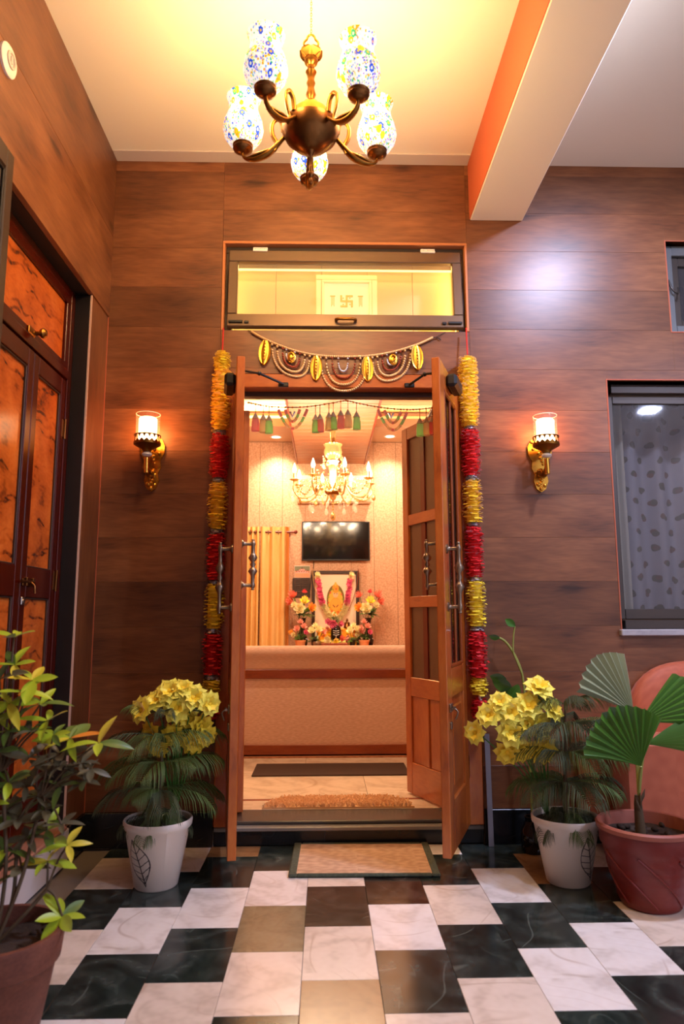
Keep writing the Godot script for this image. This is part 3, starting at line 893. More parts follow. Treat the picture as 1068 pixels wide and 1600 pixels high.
# ------------------------------------------------------------------ the windows on the right
func right_windows() -> void:
	var w := thing("window_2", "large sliding window with leaf-dotted net curtain behind dark glass", "window", Vector3(1.432, 0.965, 0.0), "", "structure")
	var t := st()
	abox(t, Vector3(-0.006, 0.0, -0.1), Vector3(0.0, 1.25, 0.003), 0.001)
	abox(t, Vector3(-0.006, 1.25, -0.1), Vector3(1.75, 1.256, 0.003), 0.001)
	part(w, "edge_trim", t, M.redstrip)
	part(w, "stone_sill", mbox(Vector3(-0.015, -0.028, -0.1), Vector3(1.76, 0.002, 0.03), 0.004), M.sillstone)
	var f := st()
	abox(f, Vector3(0.002, 0.003, -0.14), Vector3(0.022, 1.248, -0.055), 0.003)
	abox(f, Vector3(1.71, 0.003, -0.14), Vector3(1.748, 1.248, -0.055), 0.003)
	abox(f, Vector3(0.04, 1.2, -0.14), Vector3(1.71, 1.248, -0.055), 0.003)
	abox(f, Vector3(0.04, 0.003, -0.14), Vector3(1.71, 0.045, -0.055), 0.003)
	part(w, "outer_frame", f, M.aludark)
	var rl := st()
	for y in [1.178, 0.045]:
		abox(rl, Vector3(0.04, y, -0.125), Vector3(1.71, y + 0.022, -0.118), 0.001)
		abox(rl, Vector3(0.04, y, -0.095), Vector3(1.71, y + 0.022, -0.088), 0.001)
	part(w, "slide_rail", rl, M.alu)
	for k in 2:
		var s := st()
		var x0 := 0.024 + 0.845 * k
		var z := -0.118 if k else -0.088
		abox(s, Vector3(x0, 0.05, z - 0.01), Vector3(x0 + 0.03, 1.19, z + 0.01), 0.003)
		abox(s, Vector3(x0 + 0.795, 0.05, z - 0.01), Vector3(x0 + 0.84, 1.19, z + 0.01), 0.003)
		abox(s, Vector3(x0 + 0.03, 0.05, z - 0.01), Vector3(x0 + 0.795, 0.10, z + 0.01), 0.003)
		abox(s, Vector3(x0 + 0.03, 1.15, z - 0.01), Vector3(x0 + 0.795, 1.19, z + 0.01), 0.003)
		part(w, "sash_frame", s, M.aludark)
		var g := st()
		quad(g, Vector3(x0 + 0.026, 0.095, z), Vector3(x0 + 0.8, 0.095, z), Vector3(x0 + 0.8, 1.155, z), Vector3(x0 + 0.026, 1.155, z), Vector2.ZERO, Vector2.RIGHT, Vector2.ONE, Vector2.DOWN)
		part(w, "glass_pane", g, M.smokeglass)
	var room := st()
	abox(room, Vector3(-0.07, -1.06, -1.6), Vector3(3.1, 2.6, -1.5), 0.0)
	abox(room, Vector3(-0.07, 2.5, -1.5), Vector3(3.1, 2.6, -0.231), 0.0)
	abox(room, Vector3(-0.07, -1.06, -1.5), Vector3(3.1, -0.96, -0.231), 0.0)
	abox(room, Vector3(3.0, -0.96, -1.5), Vector3(3.1, 2.5, -0.231), 0.0)
	part(w, "room_behind", room, mat(c8(120, 96, 96), 0.9))
	var nc := thing("net_curtain", "grey net curtain with brown leaf dots inside the large window", "curtain", Vector3(1.55, 0.55, -0.3))
	var cs := st()
	var fold := func(u: float, v: float) -> Vector3: return Vector3(0.06 + u * 1.55, 1.75 * (1.0 - v), 0.03 * sin(u * 62.0) + 0.012 * sin(u * 23.0 + v * 2.0))
	surf(cs, 90, 8, fold)
	part(nc, "drape", cs, M.netcurtain)
	var rd := st()
	tube(rd, [Vector3(-0.05, 1.77, 0), Vector3(1.7, 1.77, 0)], 0.012, 8)
	part(nc, "rod", rd, M.pewter)
	var ft := thing("striped_curtain", "pale narrow curtain strip hanging at the window's left edge", "curtain", Vector3(1.5, 0.55, -0.26))
	var fs := st()
	surf(fs, 16, 4, func(u, v): return Vector3(-0.03 + u * 0.14, 1.75 * (1.0 - v), 0.018 * sin(u * 16.0)))
	part(ft, "drape", fs, mat(c8(168, 158, 140), 0.8))
	var w3 := thing("window_3", "small grey framed high window at the picture's edge", "window", Vector3(1.785, 2.477, 0.0), "", "structure")
	var t3 := st()
	abox(t3, Vector3(-0.006, -0.006, -0.1), Vector3(0.0, 0.503, 0.003), 0.001)
	abox(t3, Vector3(0.0, 0.497, -0.1), Vector3(1.3, 0.503, 0.003), 0.001)
	abox(t3, Vector3(0.0, -0.006, -0.1), Vector3(1.3, 0.0, 0.003), 0.001)
	part(w3, "edge_trim", t3, M.redstrip)
	var f3 := st()
	abox(f3, Vector3(0.002, 0.002, -0.12), Vector3(0.05, 0.495, -0.04), 0.003)
	abox(f3, Vector3(0.05, 0.44, -0.12), Vector3(1.298, 0.495, -0.04), 0.003)
	abox(f3, Vector3(0.05, 0.002, -0.12), Vector3(1.298, 0.05, -0.04), 0.003)
	part(w3, "outer_frame", f3, mat(c8(110, 112, 112), 0.35, 0.5))
	var s3 := st()
	abox(s3, Vector3(0.05, 0.05, -0.09), Vector3(0.09, 0.44, -0.06), 0.003)
	abox(s3, Vector3(0.09, 0.05, -0.09), Vector3(1.29, 0.085, -0.06), 0.003)
	abox(s3, Vector3(0.09, 0.39, -0.09), Vector3(1.29, 0.44, -0.06), 0.003)
	tube(s3, spline([Vector3(0.02, 0.30, -0.035), Vector3(0.03, 0.24, -0.02), Vector3(0.06, 0.22, -0.02), Vector3(0.07, 0.26, -0.04)], 8), 0.005, 6)
	part(w3, "sash_frame", s3, M.aludark)
	var g3 := st()
	quad(g3, Vector3(0.085, 0.08, -0.075), Vector3(1.29, 0.08, -0.075), Vector3(1.29, 0.395, -0.075), Vector3(0.085, 0.395, -0.075), Vector2.ZERO, Vector2.RIGHT, Vector2.ONE, Vector2.DOWN)
	part(w3, "glass_pane", g3, M.smokeglass)

# ------------------------------------------------------------------ the room behind the door
func card(parent: Node, called: String, lo: Vector3, hi: Vector3, m: Material) -> void:
	# a flat print on its own thin board, facing +z
	var s := st()
	quad(s, Vector3(lo.x, lo.y, hi.z), Vector3(hi.x, lo.y, hi.z), hi, Vector3(lo.x, hi.y, hi.z), Vector2(0, 1), Vector2(1, 1), Vector2(1, 0), Vector2(0, 0))
	quad(s, Vector3(hi.x, lo.y, lo.z), lo, Vector3(lo.x, hi.y, lo.z), Vector3(hi.x, hi.y, lo.z), Vector2(0, 0), Vector2(0, 0), Vector2(0, 0), Vector2(0, 0))
	part(parent, called, s, m)

func living_room() -> void:
	var xa := -1.9
	var xb := 1.25
	var w := thing("wall_living_room", "speckled beige wallpaper panels behind the television", "wall", Vector3.ZERO, "", "structure")
	for k in 13:
		var x0 := xa + 0.2424 * k
		part(w, "wallpaper_panel", mbox(Vector3(x0 + 0.001, 0.1, -4.02), Vector3(x0 + 0.2414, 2.899, -4.0), 0.002, 1, Vector2(rng.randf(), rng.randf())), M.wallpaper)
	part(w, "masonry", mbox(Vector3(xa - 0.2, -0.1, -4.2), Vector3(xb + 0.1, 3.3, -4.021), 0.0), M.masonry)
	for q in [["wall_room_left", xa - 0.2, xa, "plain wallpapered side wall of the living room by the curtains"], ["wall_room_right", xb, xb + 0.1, "plain wallpapered side wall of the living room behind the open screen leaf"]]:
		var o := thing(q[0], q[3], "wall", Vector3.ZERO, "", "structure")
		part(o, "wallpaper", mbox(Vector3(q[1], -0.1, -4.02), Vector3(q[2], 3.3, -0.231), 0.0, 1), M.wallpaper)
	# floor
	var f := thing("floor_living_room", "glossy cream marble floor of the living room with a brown inlay strip", "floor", Vector3.ZERO, "", "structure")
	part(f, "bed", mbox(Vector3(xa, -0.1, -4.0), Vector3(xb, 0.0895, -0.231), 0.0), M.grout)
	var slab := mat(c8(250, 232, 208), 0.12, 0.0, M.tile_white.albedo_texture, Vector3(0.8, 0.8, 1))
	var rows := [[-0.231, -0.40, 0.0], [-0.432, -1.02, 0.35], [-1.02, -1.62, 0.0], [-1.62, -2.22, 0.35], [-2.22, -2.82, 0.0], [-2.82, -3.42, 0.3], [-3.42, -4.0, 0.0]]
	for r in rows:
		var x: float = xa - 0.38 + r[2]
		while x < xb:
			var a := maxf(x, xa)
			var b := minf(x + 0.72, xb)
			if b - a > 0.02: part(f, "slab", mbox(Vector3(a + 0.0008, 0.09, r[1] + 0.0008), Vector3(b - 0.0008, 0.1, r[0] - 0.0008), 0.001, 0, Vector2(rng.randf(), rng.randf())), slab)
			x += 0.72
	part(f, "inlay_strip", mbox(Vector3(xa, 0.09, -0.4315), Vector3(xb, 0.1003, -0.4005), 0.001), mat(c8(150, 84, 62), 0.2))
	# ceiling
	var c := thing("ceiling_living_room", "boarded living room ceiling with a lowered centre panel and lit coves", "ceiling", Vector3.ZERO, "", "structure")
	part(c, "slab", mbox(Vector3(xa - 0.2, 3.07, -4.2), Vector3(xb + 0.1, 3.3, -0.231), 0.0), M.masonry)
	for k in 24:
		var z := -0.24 - 0.1312 * k
		part(c, "ceiling_board", mbox(Vector3(xa, 3.05, z - 0.128), Vector3(xb, 3.068, z - 0.002), 0.003, 0, Vector2(rng.randf(), rng.randf())), M.boards)
	part(c, "soffit", mbox(Vector3(xa, 2.90, -4.0), Vector3(xb, 3.049, -3.385), 0.004), mat(c8(196, 160, 128), 0.6))
	var panelwood = mat(c8(196, 176, 160), 0.5, 0.0, M.boards.albedo_texture, M.boards.uv1_scale)
	for k in 20:
		var z := -1.6 - 0.1199 * k
		part(c, "lowered_board", mbox(Vector3(-0.285, 2.66, z - 0.117), Vector3(0.422, 2.676, z - 0.003), 0.003, 0, Vector2(rng.randf(), rng.randf())), panelwood)
	var pb := st()
	abox(pb, Vector3(-0.285, 2.677, -3.999), Vector3(0.422, 3.049, -1.6), 0.002)
	part(c, "panel_core", pb, M.boards)
	part(c, "panel_edge", mbox(Vector3(-0.30, 2.655, -3.999), Vector3(-0.2855, 2.72, -1.59), 0.003, 2), M.trimwood)
	part(c, "panel_edge", mbox(Vector3(0.4225, 2.655, -3.999), Vector3(0.437, 2.72, -1.59), 0.003, 2), M.trimwood)
	var cove := thing("cove_light", "glowing strip light along the soffit over the curtains", "strip light", Vector3(0, 0, 0))
	part(cove, "light_strip", mbox(Vector3(xa + 0.1, 2.985, -3.384), Vector3(-0.32, 3.01, -3.372), 0.002), glow(c8(255, 216, 140), 3.0))
	area(cove, Vector3(-1.05, 2.998, -3.36), Vector3(0, 0.2, 1), Vector3.UP, Vector2(1.4, 0.03), c8(255, 206, 132), 3.0)
	var cove2 := thing("cove_light_001", "glowing strip light along the soffit on the side of the screen leaf", "strip light", Vector3(0, 0, 0))
	part(cove2, "light_strip", mbox(Vector3(0.46, 2.985, -3.384), Vector3(xb - 0.05, 3.01, -3.372), 0.002), glow(c8(255, 216, 140), 0.5))
	area(cove2, Vector3(0.85, 2.998, -3.36), Vector3(0, 0.2, 1), Vector3.UP, Vector2(0.7, 0.03), c8(255, 206, 132), 0.25)
	for q in [[-0.506, -3.78, "recessed downlight in the soffit above the curtains", 2.90], [0.683, -3.74, "recessed downlight in the soffit nearest the screen leaf", 2.90], [-0.75, -0.95, "recessed downlight in the boarded ceiling just inside the door, curtain side", 3.05], [0.85, -0.95, "recessed downlight in the boarded ceiling just inside the door, screen side", 3.05]]:
		var d := thing("downlight", q[2], "downlight", Vector3(q[0], q[3], q[1]))
		var s := st()
		lathe(s, [[0.045, -0.001], [0.045, -0.004], [0.062, -0.006], [0.064, -0.001]], 24)
		part(d, "rim", s, M.white)
		var e := st()
		lathe(e, [[0.0, -0.003], [0.045, -0.002]], 24)
		part(d, "light_lens", e, glow(c8(255, 236, 200), 6.0))
		var l := SpotLight3D.new()
		l.name = "downlight_beam"
		l.position = Vector3(0, -0.012, 0)
		l.rotation.x = -PI / 2
		l.spot_angle = 60.0
		l.light_color = c8(255, 222, 186)
		l.light_energy = E_DOWN * (0.55 if q[1] > -2.0 else 1.0)
		l.light_size = 0.04
		l.spot_range = 12.0
		l.shadow_enabled = true
		d.add_child(l)
	crystal_chandelier()
	# air conditioner
	var ac := thing("air_conditioner", "cream wall air conditioner behind the crystal chandelier", "air conditioner", Vector3(0.10, 2.21, -3.999))
	var s := st()
	var prof := PackedVector2Array()
	for v in [[0.0, 0.02], [0.12, 0.0], [0.17, 0.01], [0.2, 0.05], [0.205, 0.24], [0.19, 0.28], [0.16, 0.29], [0.0, 0.29]]: prof.append(Vector2(v[0], v[1]))
	extrude(s, prof, -0.385, 0.385, Transform3D(Basis(Vector3(0, 0, 1), Vector3(0, 1, 0), Vector3(-1, 0, 0)), Vector3.ZERO))
	part(ac, "casing", s, mat(c8(236, 222, 192), 0.4))
	part(ac, "air_flap", mbox(Vector3(-0.35, 0.012, 0.175), Vector3(0.35, 0.045, 0.199), 0.004), mat(c8(246, 236, 208), 0.35))
	# television
	var tv := thing("television", "black flat television hung on the living room wall", "television", Vector3(0.12, 1.614, -3.999))
	part(tv, "casing", mbox(Vector3(-0.356, 0.0, 0.03), Vector3(0.356, 0.415, 0.062), 0.006), M.blackplastic)
	part(tv, "screen", mbox(Vector3(-0.346, 0.016, 0.062), Vector3(0.346, 0.405, 0.0635), 0.0), M.blackgloss)
	part(tv, "wall_bracket", mbox(Vector3(-0.1, 0.1, 0.0), Vector3(0.1, 0.3, 0.03), 0.003), M.blackplastic)
	var cb := st()
	tube(cb, spline([Vector3(-0.23, 0.01, 0.025), Vector3(-0.235, -0.06, 0.006), Vector3(-0.255, -0.15, 0.005), Vector3(-0.27, -0.3, 0.005)], 10), 0.004, 6)
	part(tv, "cable", cb, M.blackplastic)
	# curtains on a rod
	var rod := thing("curtain_rod", "curtain rod with bracket ends left of the television", "curtain rod", Vector3(-1.1, 1.915, -3.93))
	var rs := st()
	tube(rs, [Vector3(-0.5, 0, 0), Vector3(0.79, 0, 0)], 0.011, 10)
	ball(rs, Vector3(0.80, 0, 0), 0.02)
	part(rod, "rod", rs, M.trimwood)
	for x in [0.72, -0.4]:
		var br := st()
		tube(br, [Vector3(x, 0, 0), Vector3(x, -0.015, -0.068)], 0.008, 8)
		rbox(br, Vector3(x, -0.015, -0.064), Vector3(0.04, 0.06, 0.01), 0.003)
		part(rod, "bracket", br, M.trimwood)
	for q in [[-0.985, -0.68, 11.0, "cream curtain panel at the door edge, its folds narrow"], [-0.665, -0.40, 5.0, "cream curtain panel nearest the television with a brown hem edge"]]:
		var cu := thing("curtain", q[3], "curtain", Vector3(q[0], 0.12, -3.93), "living room curtains")
		var wd: float = q[1] - q[0]
		var fr: float = q[2]
		var cs := st()
		surf(cs, 56, 6, func(u, v): return Vector3(u * wd, 1.85 * (1.0 - v), 0.028 * sin(u * TAU * fr * 0.5) + 0.004 * sin(v * 5.0 + u * 30.0)))
		part(cu, "drape", cs, M.curtain_gold)
		if fr < 6.0:
			var he := st()
			surf(he, 8, 6, func(u, v): return Vector3(wd - 0.002 + u * 0.035, 1.85 * (1.0 - v), 0.02 * cos(u * 4.0)))
			part(cu, "hem_edge", he, M.curtain_brown)
		for k in int(fr) - 2:
			var ey := st()
			var ring := []
			for a in 13: ring.append(Vector3(wd * (k + 1.5) / fr, 1.795 + 0.024 * cos(TAU * a / 12), 0.024 * sin(TAU * a / 12)))
			tube(ey, ring, 0.004, 6)
			part(cu, "eyelet", ey, M.pewter)
	# calendar and dark board on the wall
	var ca := thing("calendar_picture", "small pink landscape picture left under the television", "picture", Vector3(-0.232, 1.44, -3.999))
	part(ca, "backing", mbox(Vector3(-0.082, 0.0, 0.0), Vector3(0.082, 0.128, 0.008), 0.002), M.white)
	card(ca, "print", Vector3(-0.078, 0.004, 0.0081), Vector3(0.078, 0.122, 0.0086), M.print_hill)
	var pa := thing("dark_wall_board", "dark brown board with six recessed squares on the wall", "wall board", Vector3(-0.241, 1.235, -3.999))
	part(pa, "backing", mbox(Vector3(-0.092, 0.0, 0.0), Vector3(0.092, 0.202, 0.010), 0.003), M.darkwood)
	for i in 2:
		for j in 3:
			var fs := st()
			var o := Vector3(-0.066 + 0.076 * i, 0.018 + 0.062 * j, 0.010)
			for e in [[0, 0, 0.058, 0.006], [0, 0.04, 0.058, 0.046], [0, 0.006, 0.006, 0.04], [0.052, 0.006, 0.058, 0.04]]:
				abox(fs, o + Vector3(e[0], e[1], 0), o + Vector3(e[2], e[3], 0.006), 0.001)
			part(pa, "square_frame", fs, mat(c8(78, 56, 40), 0.4))
	altar()
	# sofa seen from behind, rug
	var so := thing("sofa", "beige sofa seen from behind with two brown wood bands", "sofa", Vector3(0.08, 0.1078, -1.55))
	var sb := st()
	surf(sb, 24, 14, func(u, v):
		var y: float = 0.515 + 0.215 * v
		var z: float = 0.01 + 0.035 * sin(clampf((v - 0.55) / 0.45, 0, 1) * PI)
		if v > 0.86:
			var a: float = (v - 0.86) / 0.14 * PI * 0.75
			y = 0.70 + 0.033 * sin(a)
			z = 0.005 + 0.045 * cos(a) - 0.01
		return Vector3(-1.05 + 2.1 * u, y, z))
	abox(sb, Vector3(-1.05, 0.515, -0.12), Vector3(1.05, 0.715, 0.004), 0.02)
	part(so, "back_roll", sb, M.sofa_beige)
	part(so, "wood_band", mbox(Vector3(-1.06, 0.508, -0.1), Vector3(1.06, 0.572, 0.022), 0.006, 0), M.teak_deep)
	var lp := st()
	surf(lp, 30, 6, func(u, v): return Vector3(-1.04 + 2.08 * u, 0.06 + 0.45 * v, 0.012 * sin(v * PI)))
	abox(lp, Vector3(-1.04, 0.06, -0.12), Vector3(1.04, 0.51, 0.0), 0.004)
	part(so, "back_panel", lp, M.sofa_beige)
	var wb := PackedVector2Array()
	for k in 25:
		var x := -1.06 + 2.12 * k / 24.0
		wb.append(Vector2(x, 0.075 - 0.008 * cos(x * 1.5)))
	wb.append(Vector2(1.06, 0.01)); wb.append(Vector2(-1.06, 0.01))
	var ws := st()
	extrude(ws, wb, -0.1, 0.02)
	part(so, "wood_band", ws, M.teak_deep)
	var se := st()
	abox(se, Vector3(-0.86, 0.1, -0.85), Vector3(0.86, 0.34, -0.12), 0.03)
	part(so, "seat", se, M.sofa_beige)
	for x in [-0.96, 0.96]: part(so, "armrest", mbox(Vector3(x - 0.1, 0.05, -0.85), Vector3(x + 0.1, 0.5, -0.121), 0.03), M.sofa_beige)
	for x in [-0.98, 0.98]:
		for z in [-0.05, -0.8]:
			var lg := st()
			lathe(lg, [[0.0, 0.0], [0.02, 0.0], [0.028, 0.05], [0.0, 0.051]], 12, Transform3D(Basis(), Vector3(x, 0.0, z)))
			part(so, "leg", lg, M.teak_deep)
	var rg := thing("living_room_rug", "pale speckled rug whose wavy edge shows under the sofa", "rug", Vector3(0.08, 0.1, -2.4))
	var rp := PackedVector2Array()
	for k in 41: rp.append(Vector2(-1.12 + 2.24 * k / 40.0, -0.93 - 0.012 * sin(k * 1.3)))
	rp.append(Vector2(1.12, 0.9)); rp.append(Vector2(-1.12, 0.9))
	var rs2 := st()
	extrude(rs2, rp, 0.0, 0.007, Transform3D(Basis(Vector3(1, 0, 0), Vector3(0, 0, 1), Vector3(0, 1, 0)), Vector3(0, 0.0002, 0)))
	part(rg, "pile", rs2, mat(c8(226, 178, 150), 0.95, 0.0, M.mat_beige.albedo_texture, Vector3(4, 4, 1)))
	var rn := thing("dark_floor_band", "dark brown narrow band on the floor before the sofa back", "rug", Vector3(0.04, 0.1, -1.12))  # thin dark brown slab forming the band on the floor
	var rns := st()
	abox(rns, Vector3(-0.47, 0.0003, -0.17), Vector3(0.47, 0.008, 0.17), 0.003)
	part(rn, "pile", rns, mat(c8(62, 40, 26), 0.95))
	# soffit boards seen in shade, built as dark pelmet on the right
	var pm := thing("shaded_soffit_slats", "shaded soffit boards built as dark pelmet high behind the screen leaf", "slats", Vector3(1.249, 2.40, -1.6))
	for k in 7: part(pm, "slat", mbox(Vector3(-0.42, 0.0, -0.5 + 0.17 * k), Vector3(0.0, 0.20, -0.42 + 0.17 * k), 0.004, 1), M.darkwood)
	part(pm, "rail", mbox(Vector3(-0.43, 0.2005, -0.55), Vector3(0.0, 0.225, 0.75), 0.003, 2), M.darkwood)

func blossom(n: int, r: float, cup: float, layers := 2) -> ArrayMesh:
	var s := st()
	for l in layers:
		var k: float = 1.0 - 0.3 * l
		for i in n:
			var a := TAU * (i + 0.5 * l) / n
			var bx := Basis(Vector3.UP, a)
			surf(s, 4, 2, func(u, v): 
				var w: float = sin(PI * (0.12 + 0.8 * u)) * 0.42 * r * k
				return bx * Vector3(u * r * k, cup * r * (u * u) * (1.0 + 0.8 * l) + 0.1 * r * absf(v - 0.5) * 2.0 * u, (v - 0.5) * 2.0 * w))
	ball(s, Vector3(0, cup * r * 0.15, 0), r * 0.2, 8, 4)
	return fin(s)

func bouquet(called: String, label: String, at: Vector3, spec: Array, leafn: int, spread: float, grp := "") -> void:
	# spec: [material, offset, radius]
	var t := thing(called, label, "flowers", at, grp)
	var mesh := blossom(6, 1.0, 0.55, 3)
	for q in spec:
		var o: Vector3 = q[1]
		var d := (o + Vector3(0, -0.02, 0.06)).normalized()
		var bs := Basis(Quaternion(Vector3.UP, d)).scaled(Vector3.ONE * q[2])
		part(t, "blossom", mesh, q[0], Transform3D(bs, o))
	var ls := st()
	for i in leafn:
		var a := rng.randf() * TAU
		var e := rng.randf_range(-0.1, 0.9)
		var d := Vector3(cos(a) * cos(e), sin(e), sin(a) * cos(e))
		var l := spread * rng.randf_range(0.7, 1.1)
		var side := d.cross(Vector3(0.3, 1, 0.2)).normalized()
		surf(ls, 3, 2, func(u, v): return d * l * u + Vector3(0, -0.25 * l * u * u, 0) + side * (v - 0.5) * l * 0.4 * sin(PI * (0.1 + 0.9 * u)))
	part(t, "foliage", ls, M.leafmid, Transform3D(), "stuff")
	var ss := st()
	for q in spec:
		var o: Vector3 = q[1]
		tube(ss, [Vector3(0, -spread * 0.9, 0), o], 0.003, 5)
	part(t, "stem", ss, M.green, Transform3D(), "stuff")

func altar() -> void:
	var tb := thing("console_table", "wooden console table carrying the framed shrine picture", "table", Vector3(0.11, 0.1, -3.75))
	part(tb, "tabletop", mbox(Vector3(-0.465, 0.60, -0.24), Vector3(0.60, 0.635, 0.22), 0.004), M.teak_deep)
	for x in [-0.43, 0.56]:
		for z in [-0.19, 0.17]: part(tb, "leg", mbox(Vector3(x - 0.025, 0.0, z - 0.025), Vector3(x + 0.025, 0.5995, z + 0.025), 0.003, 1), M.teak_deep)
	var y0 := 0.735
	var fr := thing("shrine_picture", "large framed devotional print of a golden seated figure", "picture", Vector3(0.115, y0, -3.95))
	var s := st()
	abox(s, Vector3(-0.246, 0.0, -0.02), Vector3(-0.212, 0.775, 0.02), 0.005, 1)
	abox(s, Vector3(0.212, 0.0, -0.02), Vector3(0.246, 0.775, 0.02), 0.005, 1)
	abox(s, Vector3(-0.212, 0.741, -0.02), Vector3(0.212, 0.775, 0.02), 0.005)
	abox(s, Vector3(-0.212, 0.0, -0.02), Vector3(0.212, 0.034, 0.02), 0.005)
	part(fr, "frame", s, M.darkwood)
	card(fr, "print", Vector3(-0.212, 0.034, -0.006), Vector3(0.212, 0.741, 0.0), M.print_deity)
	var X := func(px: float) -> float: return (px - 506.7) / 148.1
	var Y := func(py: float) -> float: return (1114.7 - py) / 147.3
	# garland over the frame
	var g := thing("picture_garland", "cream and pink flower garland draped over the shrine picture", "garland", Vector3(0.115, y0, -3.91))
	var bm := blossom(7, 1.0, 0.5, 2)
	var cr: Array = []
	for q in [[-0.19, 0.73, 2], [-0.15, 0.50, 1], [-0.115, 0.40, 0], [-0.06, 0.31, 0], [0.0, 0.275, 0], [0.06, 0.31, 0], [0.10, 0.40, 0], [0.125, 0.50, 1], [0.16, 0.73, 2]]: cr.append(Vector3(q[0] , q[1], 0.0))
	var path := spline(cr, 52)
	for i in path.size():
		var f: float = i / 52.0
		var m: Material = M.cream
		if (f > 0.03 and f < 0.20) or (f > 0.80 and f < 0.97): m = M.pink
		if f > 0.48 and f < 0.52: m = M.green
		var o: Vector3 = path[i] + Vector3(0, 0, 0.012)
		part(g, "blossom", bm, m, Transform3D(Basis(Vector3(1, 0, 0), 1.2 + rng.randf_range(-0.4, 0.4)).rotated(Vector3(0, 0, 1), rng.randf() * 6.0).scaled(Vector3.ONE * 0.033), o))
	var pt := thing("pearl_string", "string of small pearls hanging at both sides of the picture frame", "bead string", Vector3(0.115, y0, -3.92))
	for sg in [-1, 1]:
		var ps := st()
		for k in 30:
			var f := k / 29.0
			ball(ps, Vector3(sg * (0.235 - 0.10 * f * f), 0.79 - 0.42 * f, 0.012), 0.006, 6, 4)
		part(pt, "pearl_strand", ps, M.pearl if sg < 0 else M.redbead, Transform3D(), "stuff")
	# cloth-covered seat with idol
	var cl := thing("brocade_seat", "small seat covered with orange and gold brocade in front of the picture", "seat", Vector3(0.125, y0, -3.82))
	var cs := st()
	abox(cs, Vector3(-0.2, 0.0, -0.05), Vector3(0.2, 0.19, 0.0), 0.015)
	part(cl, "back_cloth", cs, M.marigold)
	part(cl, "seat_cloth", mbox(Vector3(-0.18, 0.0, 0.001), Vector3(0.18, 0.07, 0.1), 0.015), mat(c8(236, 204, 96), 0.6))
	for i in 30:
		part(cl, "brocade_flower", bm, [M.marigold, M.coral, M.yellow, M.orange_tassel][i % 4], Transform3D(Basis(Vector3(1, 0, 0), 1.4).scaled(Vector3.ONE * 0.022), Vector3(rng.randf_range(-0.19, 0.19), rng.randf_range(0.06, 0.19), 0.004)))
	var id := thing("stone_idol", "small rounded black stone idol with white markings on the brocade seat", "idol", Vector3(0.117, y0 + 0.07, -3.765))
	var si := st()
	lathe(si, [[0.0, 0.0], [0.05, 0.0], [0.054, 0.02], [0.053, 0.09], [0.045, 0.125], [0.025, 0.148], [0.0, 0.153]], 20)
	part(id, "stone", si, M.blackgloss)
	var mk := st()
	for k in 3: tube(mk, spline([Vector3(-0.03, 0.055 + 0.02 * k, 0.047), Vector3(0, 0.05 + 0.02 * k, 0.056), Vector3(0.03, 0.055 + 0.02 * k, 0.047)], 6), 0.003, 5)
	tube(mk, [Vector3(0, 0.02, 0.054), Vector3(0, 0.045, 0.055)], 0.004, 5)
	part(id, "white_marking", mk, M.white)
	bouquet("pink_flower", "bright pink flower laid above the black stone idol", Vector3(0.085, y0 + 0.235, -3.765), [[M.pink, Vector3(0, 0, 0.0), 0.05], [M.pink, Vector3(-0.04, 0.02, 0.0), 0.035], [M.pink, Vector3(0.07, 0.0, 0.0), 0.035]], 4, 0.04)
	var ti := thing("figurine", "tiny brown seated figurine on the brocade beside the picture", "figurine", Vector3(0.23, y0 + 0.19, -3.845))
	var fs := st()
	lathe(fs, [[0.0, 0.0], [0.035, 0.0], [0.034, 0.018], [0.02, 0.035], [0.018, 0.055], [0.01, 0.062], [0.013, 0.075], [0.008, 0.092], [0.0, 0.1]], 14)
	ball(fs, Vector3(-0.022, 0.04, 0.008), Vector3(0.008, 0.018, 0.008))
	ball(fs, Vector3(0.022, 0.04, 0.008), Vector3(0.008, 0.018, 0.008))
	part(ti, "body", fs, M.bronze)
	var tr := thing("offering_tray", "low reddish wooden tray with offerings before the idol", "tray", Vector3(0.10, y0, -3.64))
	var ts := st()
	abox(ts, Vector3(-0.13, 0.0, -0.05), Vector3(0.13, 0.03, 0.05), 0.005)
	abox(ts, Vector3(-0.13, 0.0305, -0.05), Vector3(0.13, 0.045, -0.043), 0.002)
	abox(ts, Vector3(-0.13, 0.0305, 0.043), Vector3(0.13, 0.045, 0.05), 0.002)
	part(tr, "board", ts, mat(c8(170, 92, 62), 0.5))
	bouquet("offering_flowers", "white, yellow and red flower heads heaped on the offering tray", Vector3(0.08, y0 + 0.06, -3.64), [[M.cream, Vector3(-0.04, 0.02, 0.02), 0.04], [M.yellow, Vector3(0.03, 0.01, 0.02), 0.03], [M.coral, Vector3(0.08, 0.03, 0.01), 0.035], [M.palepink, Vector3(0.13, 0.02, 0.0), 0.045]], 6, 0.05)
	# tall black vases with mixed flowers
	for q in [[-0.222, "black vase left of the shrine picture holding mixed flowers", "mixed orange and white flowers in the vase left of the picture"], [0.44, "black vase right of the shrine picture holding mixed flowers", "mixed coral and cream flowers in the vase right of the picture"]]:
		var v := thing("flower_vase", q[1], "vase", Vector3(q[0], y0, -3.78), "black shrine vases")
		var vs := st()
		lathe(vs, [[0.0, 0.0], [0.04, 0.0], [0.05, 0.03], [0.056, 0.07], [0.045, 0.12], [0.024, 0.17], [0.02, 0.21], [0.032, 0.26], [0.036, 0.29], [0.03, 0.285]], 20)
		part(v, "body", vs, M.blackgloss)
		var bs := st()
		for k in 9: ball(bs, Vector3(cos(TAU * k / 9) * 0.054, 0.075 + 0.008 * (k % 2), sin(TAU * k / 9) * 0.054), 0.008, 6, 4)
		part(v, "shell_inlay", bs, M.silver, Transform3D(), "stuff")
		var mr := -1.0 if q[0] < 0.0 else 1.0
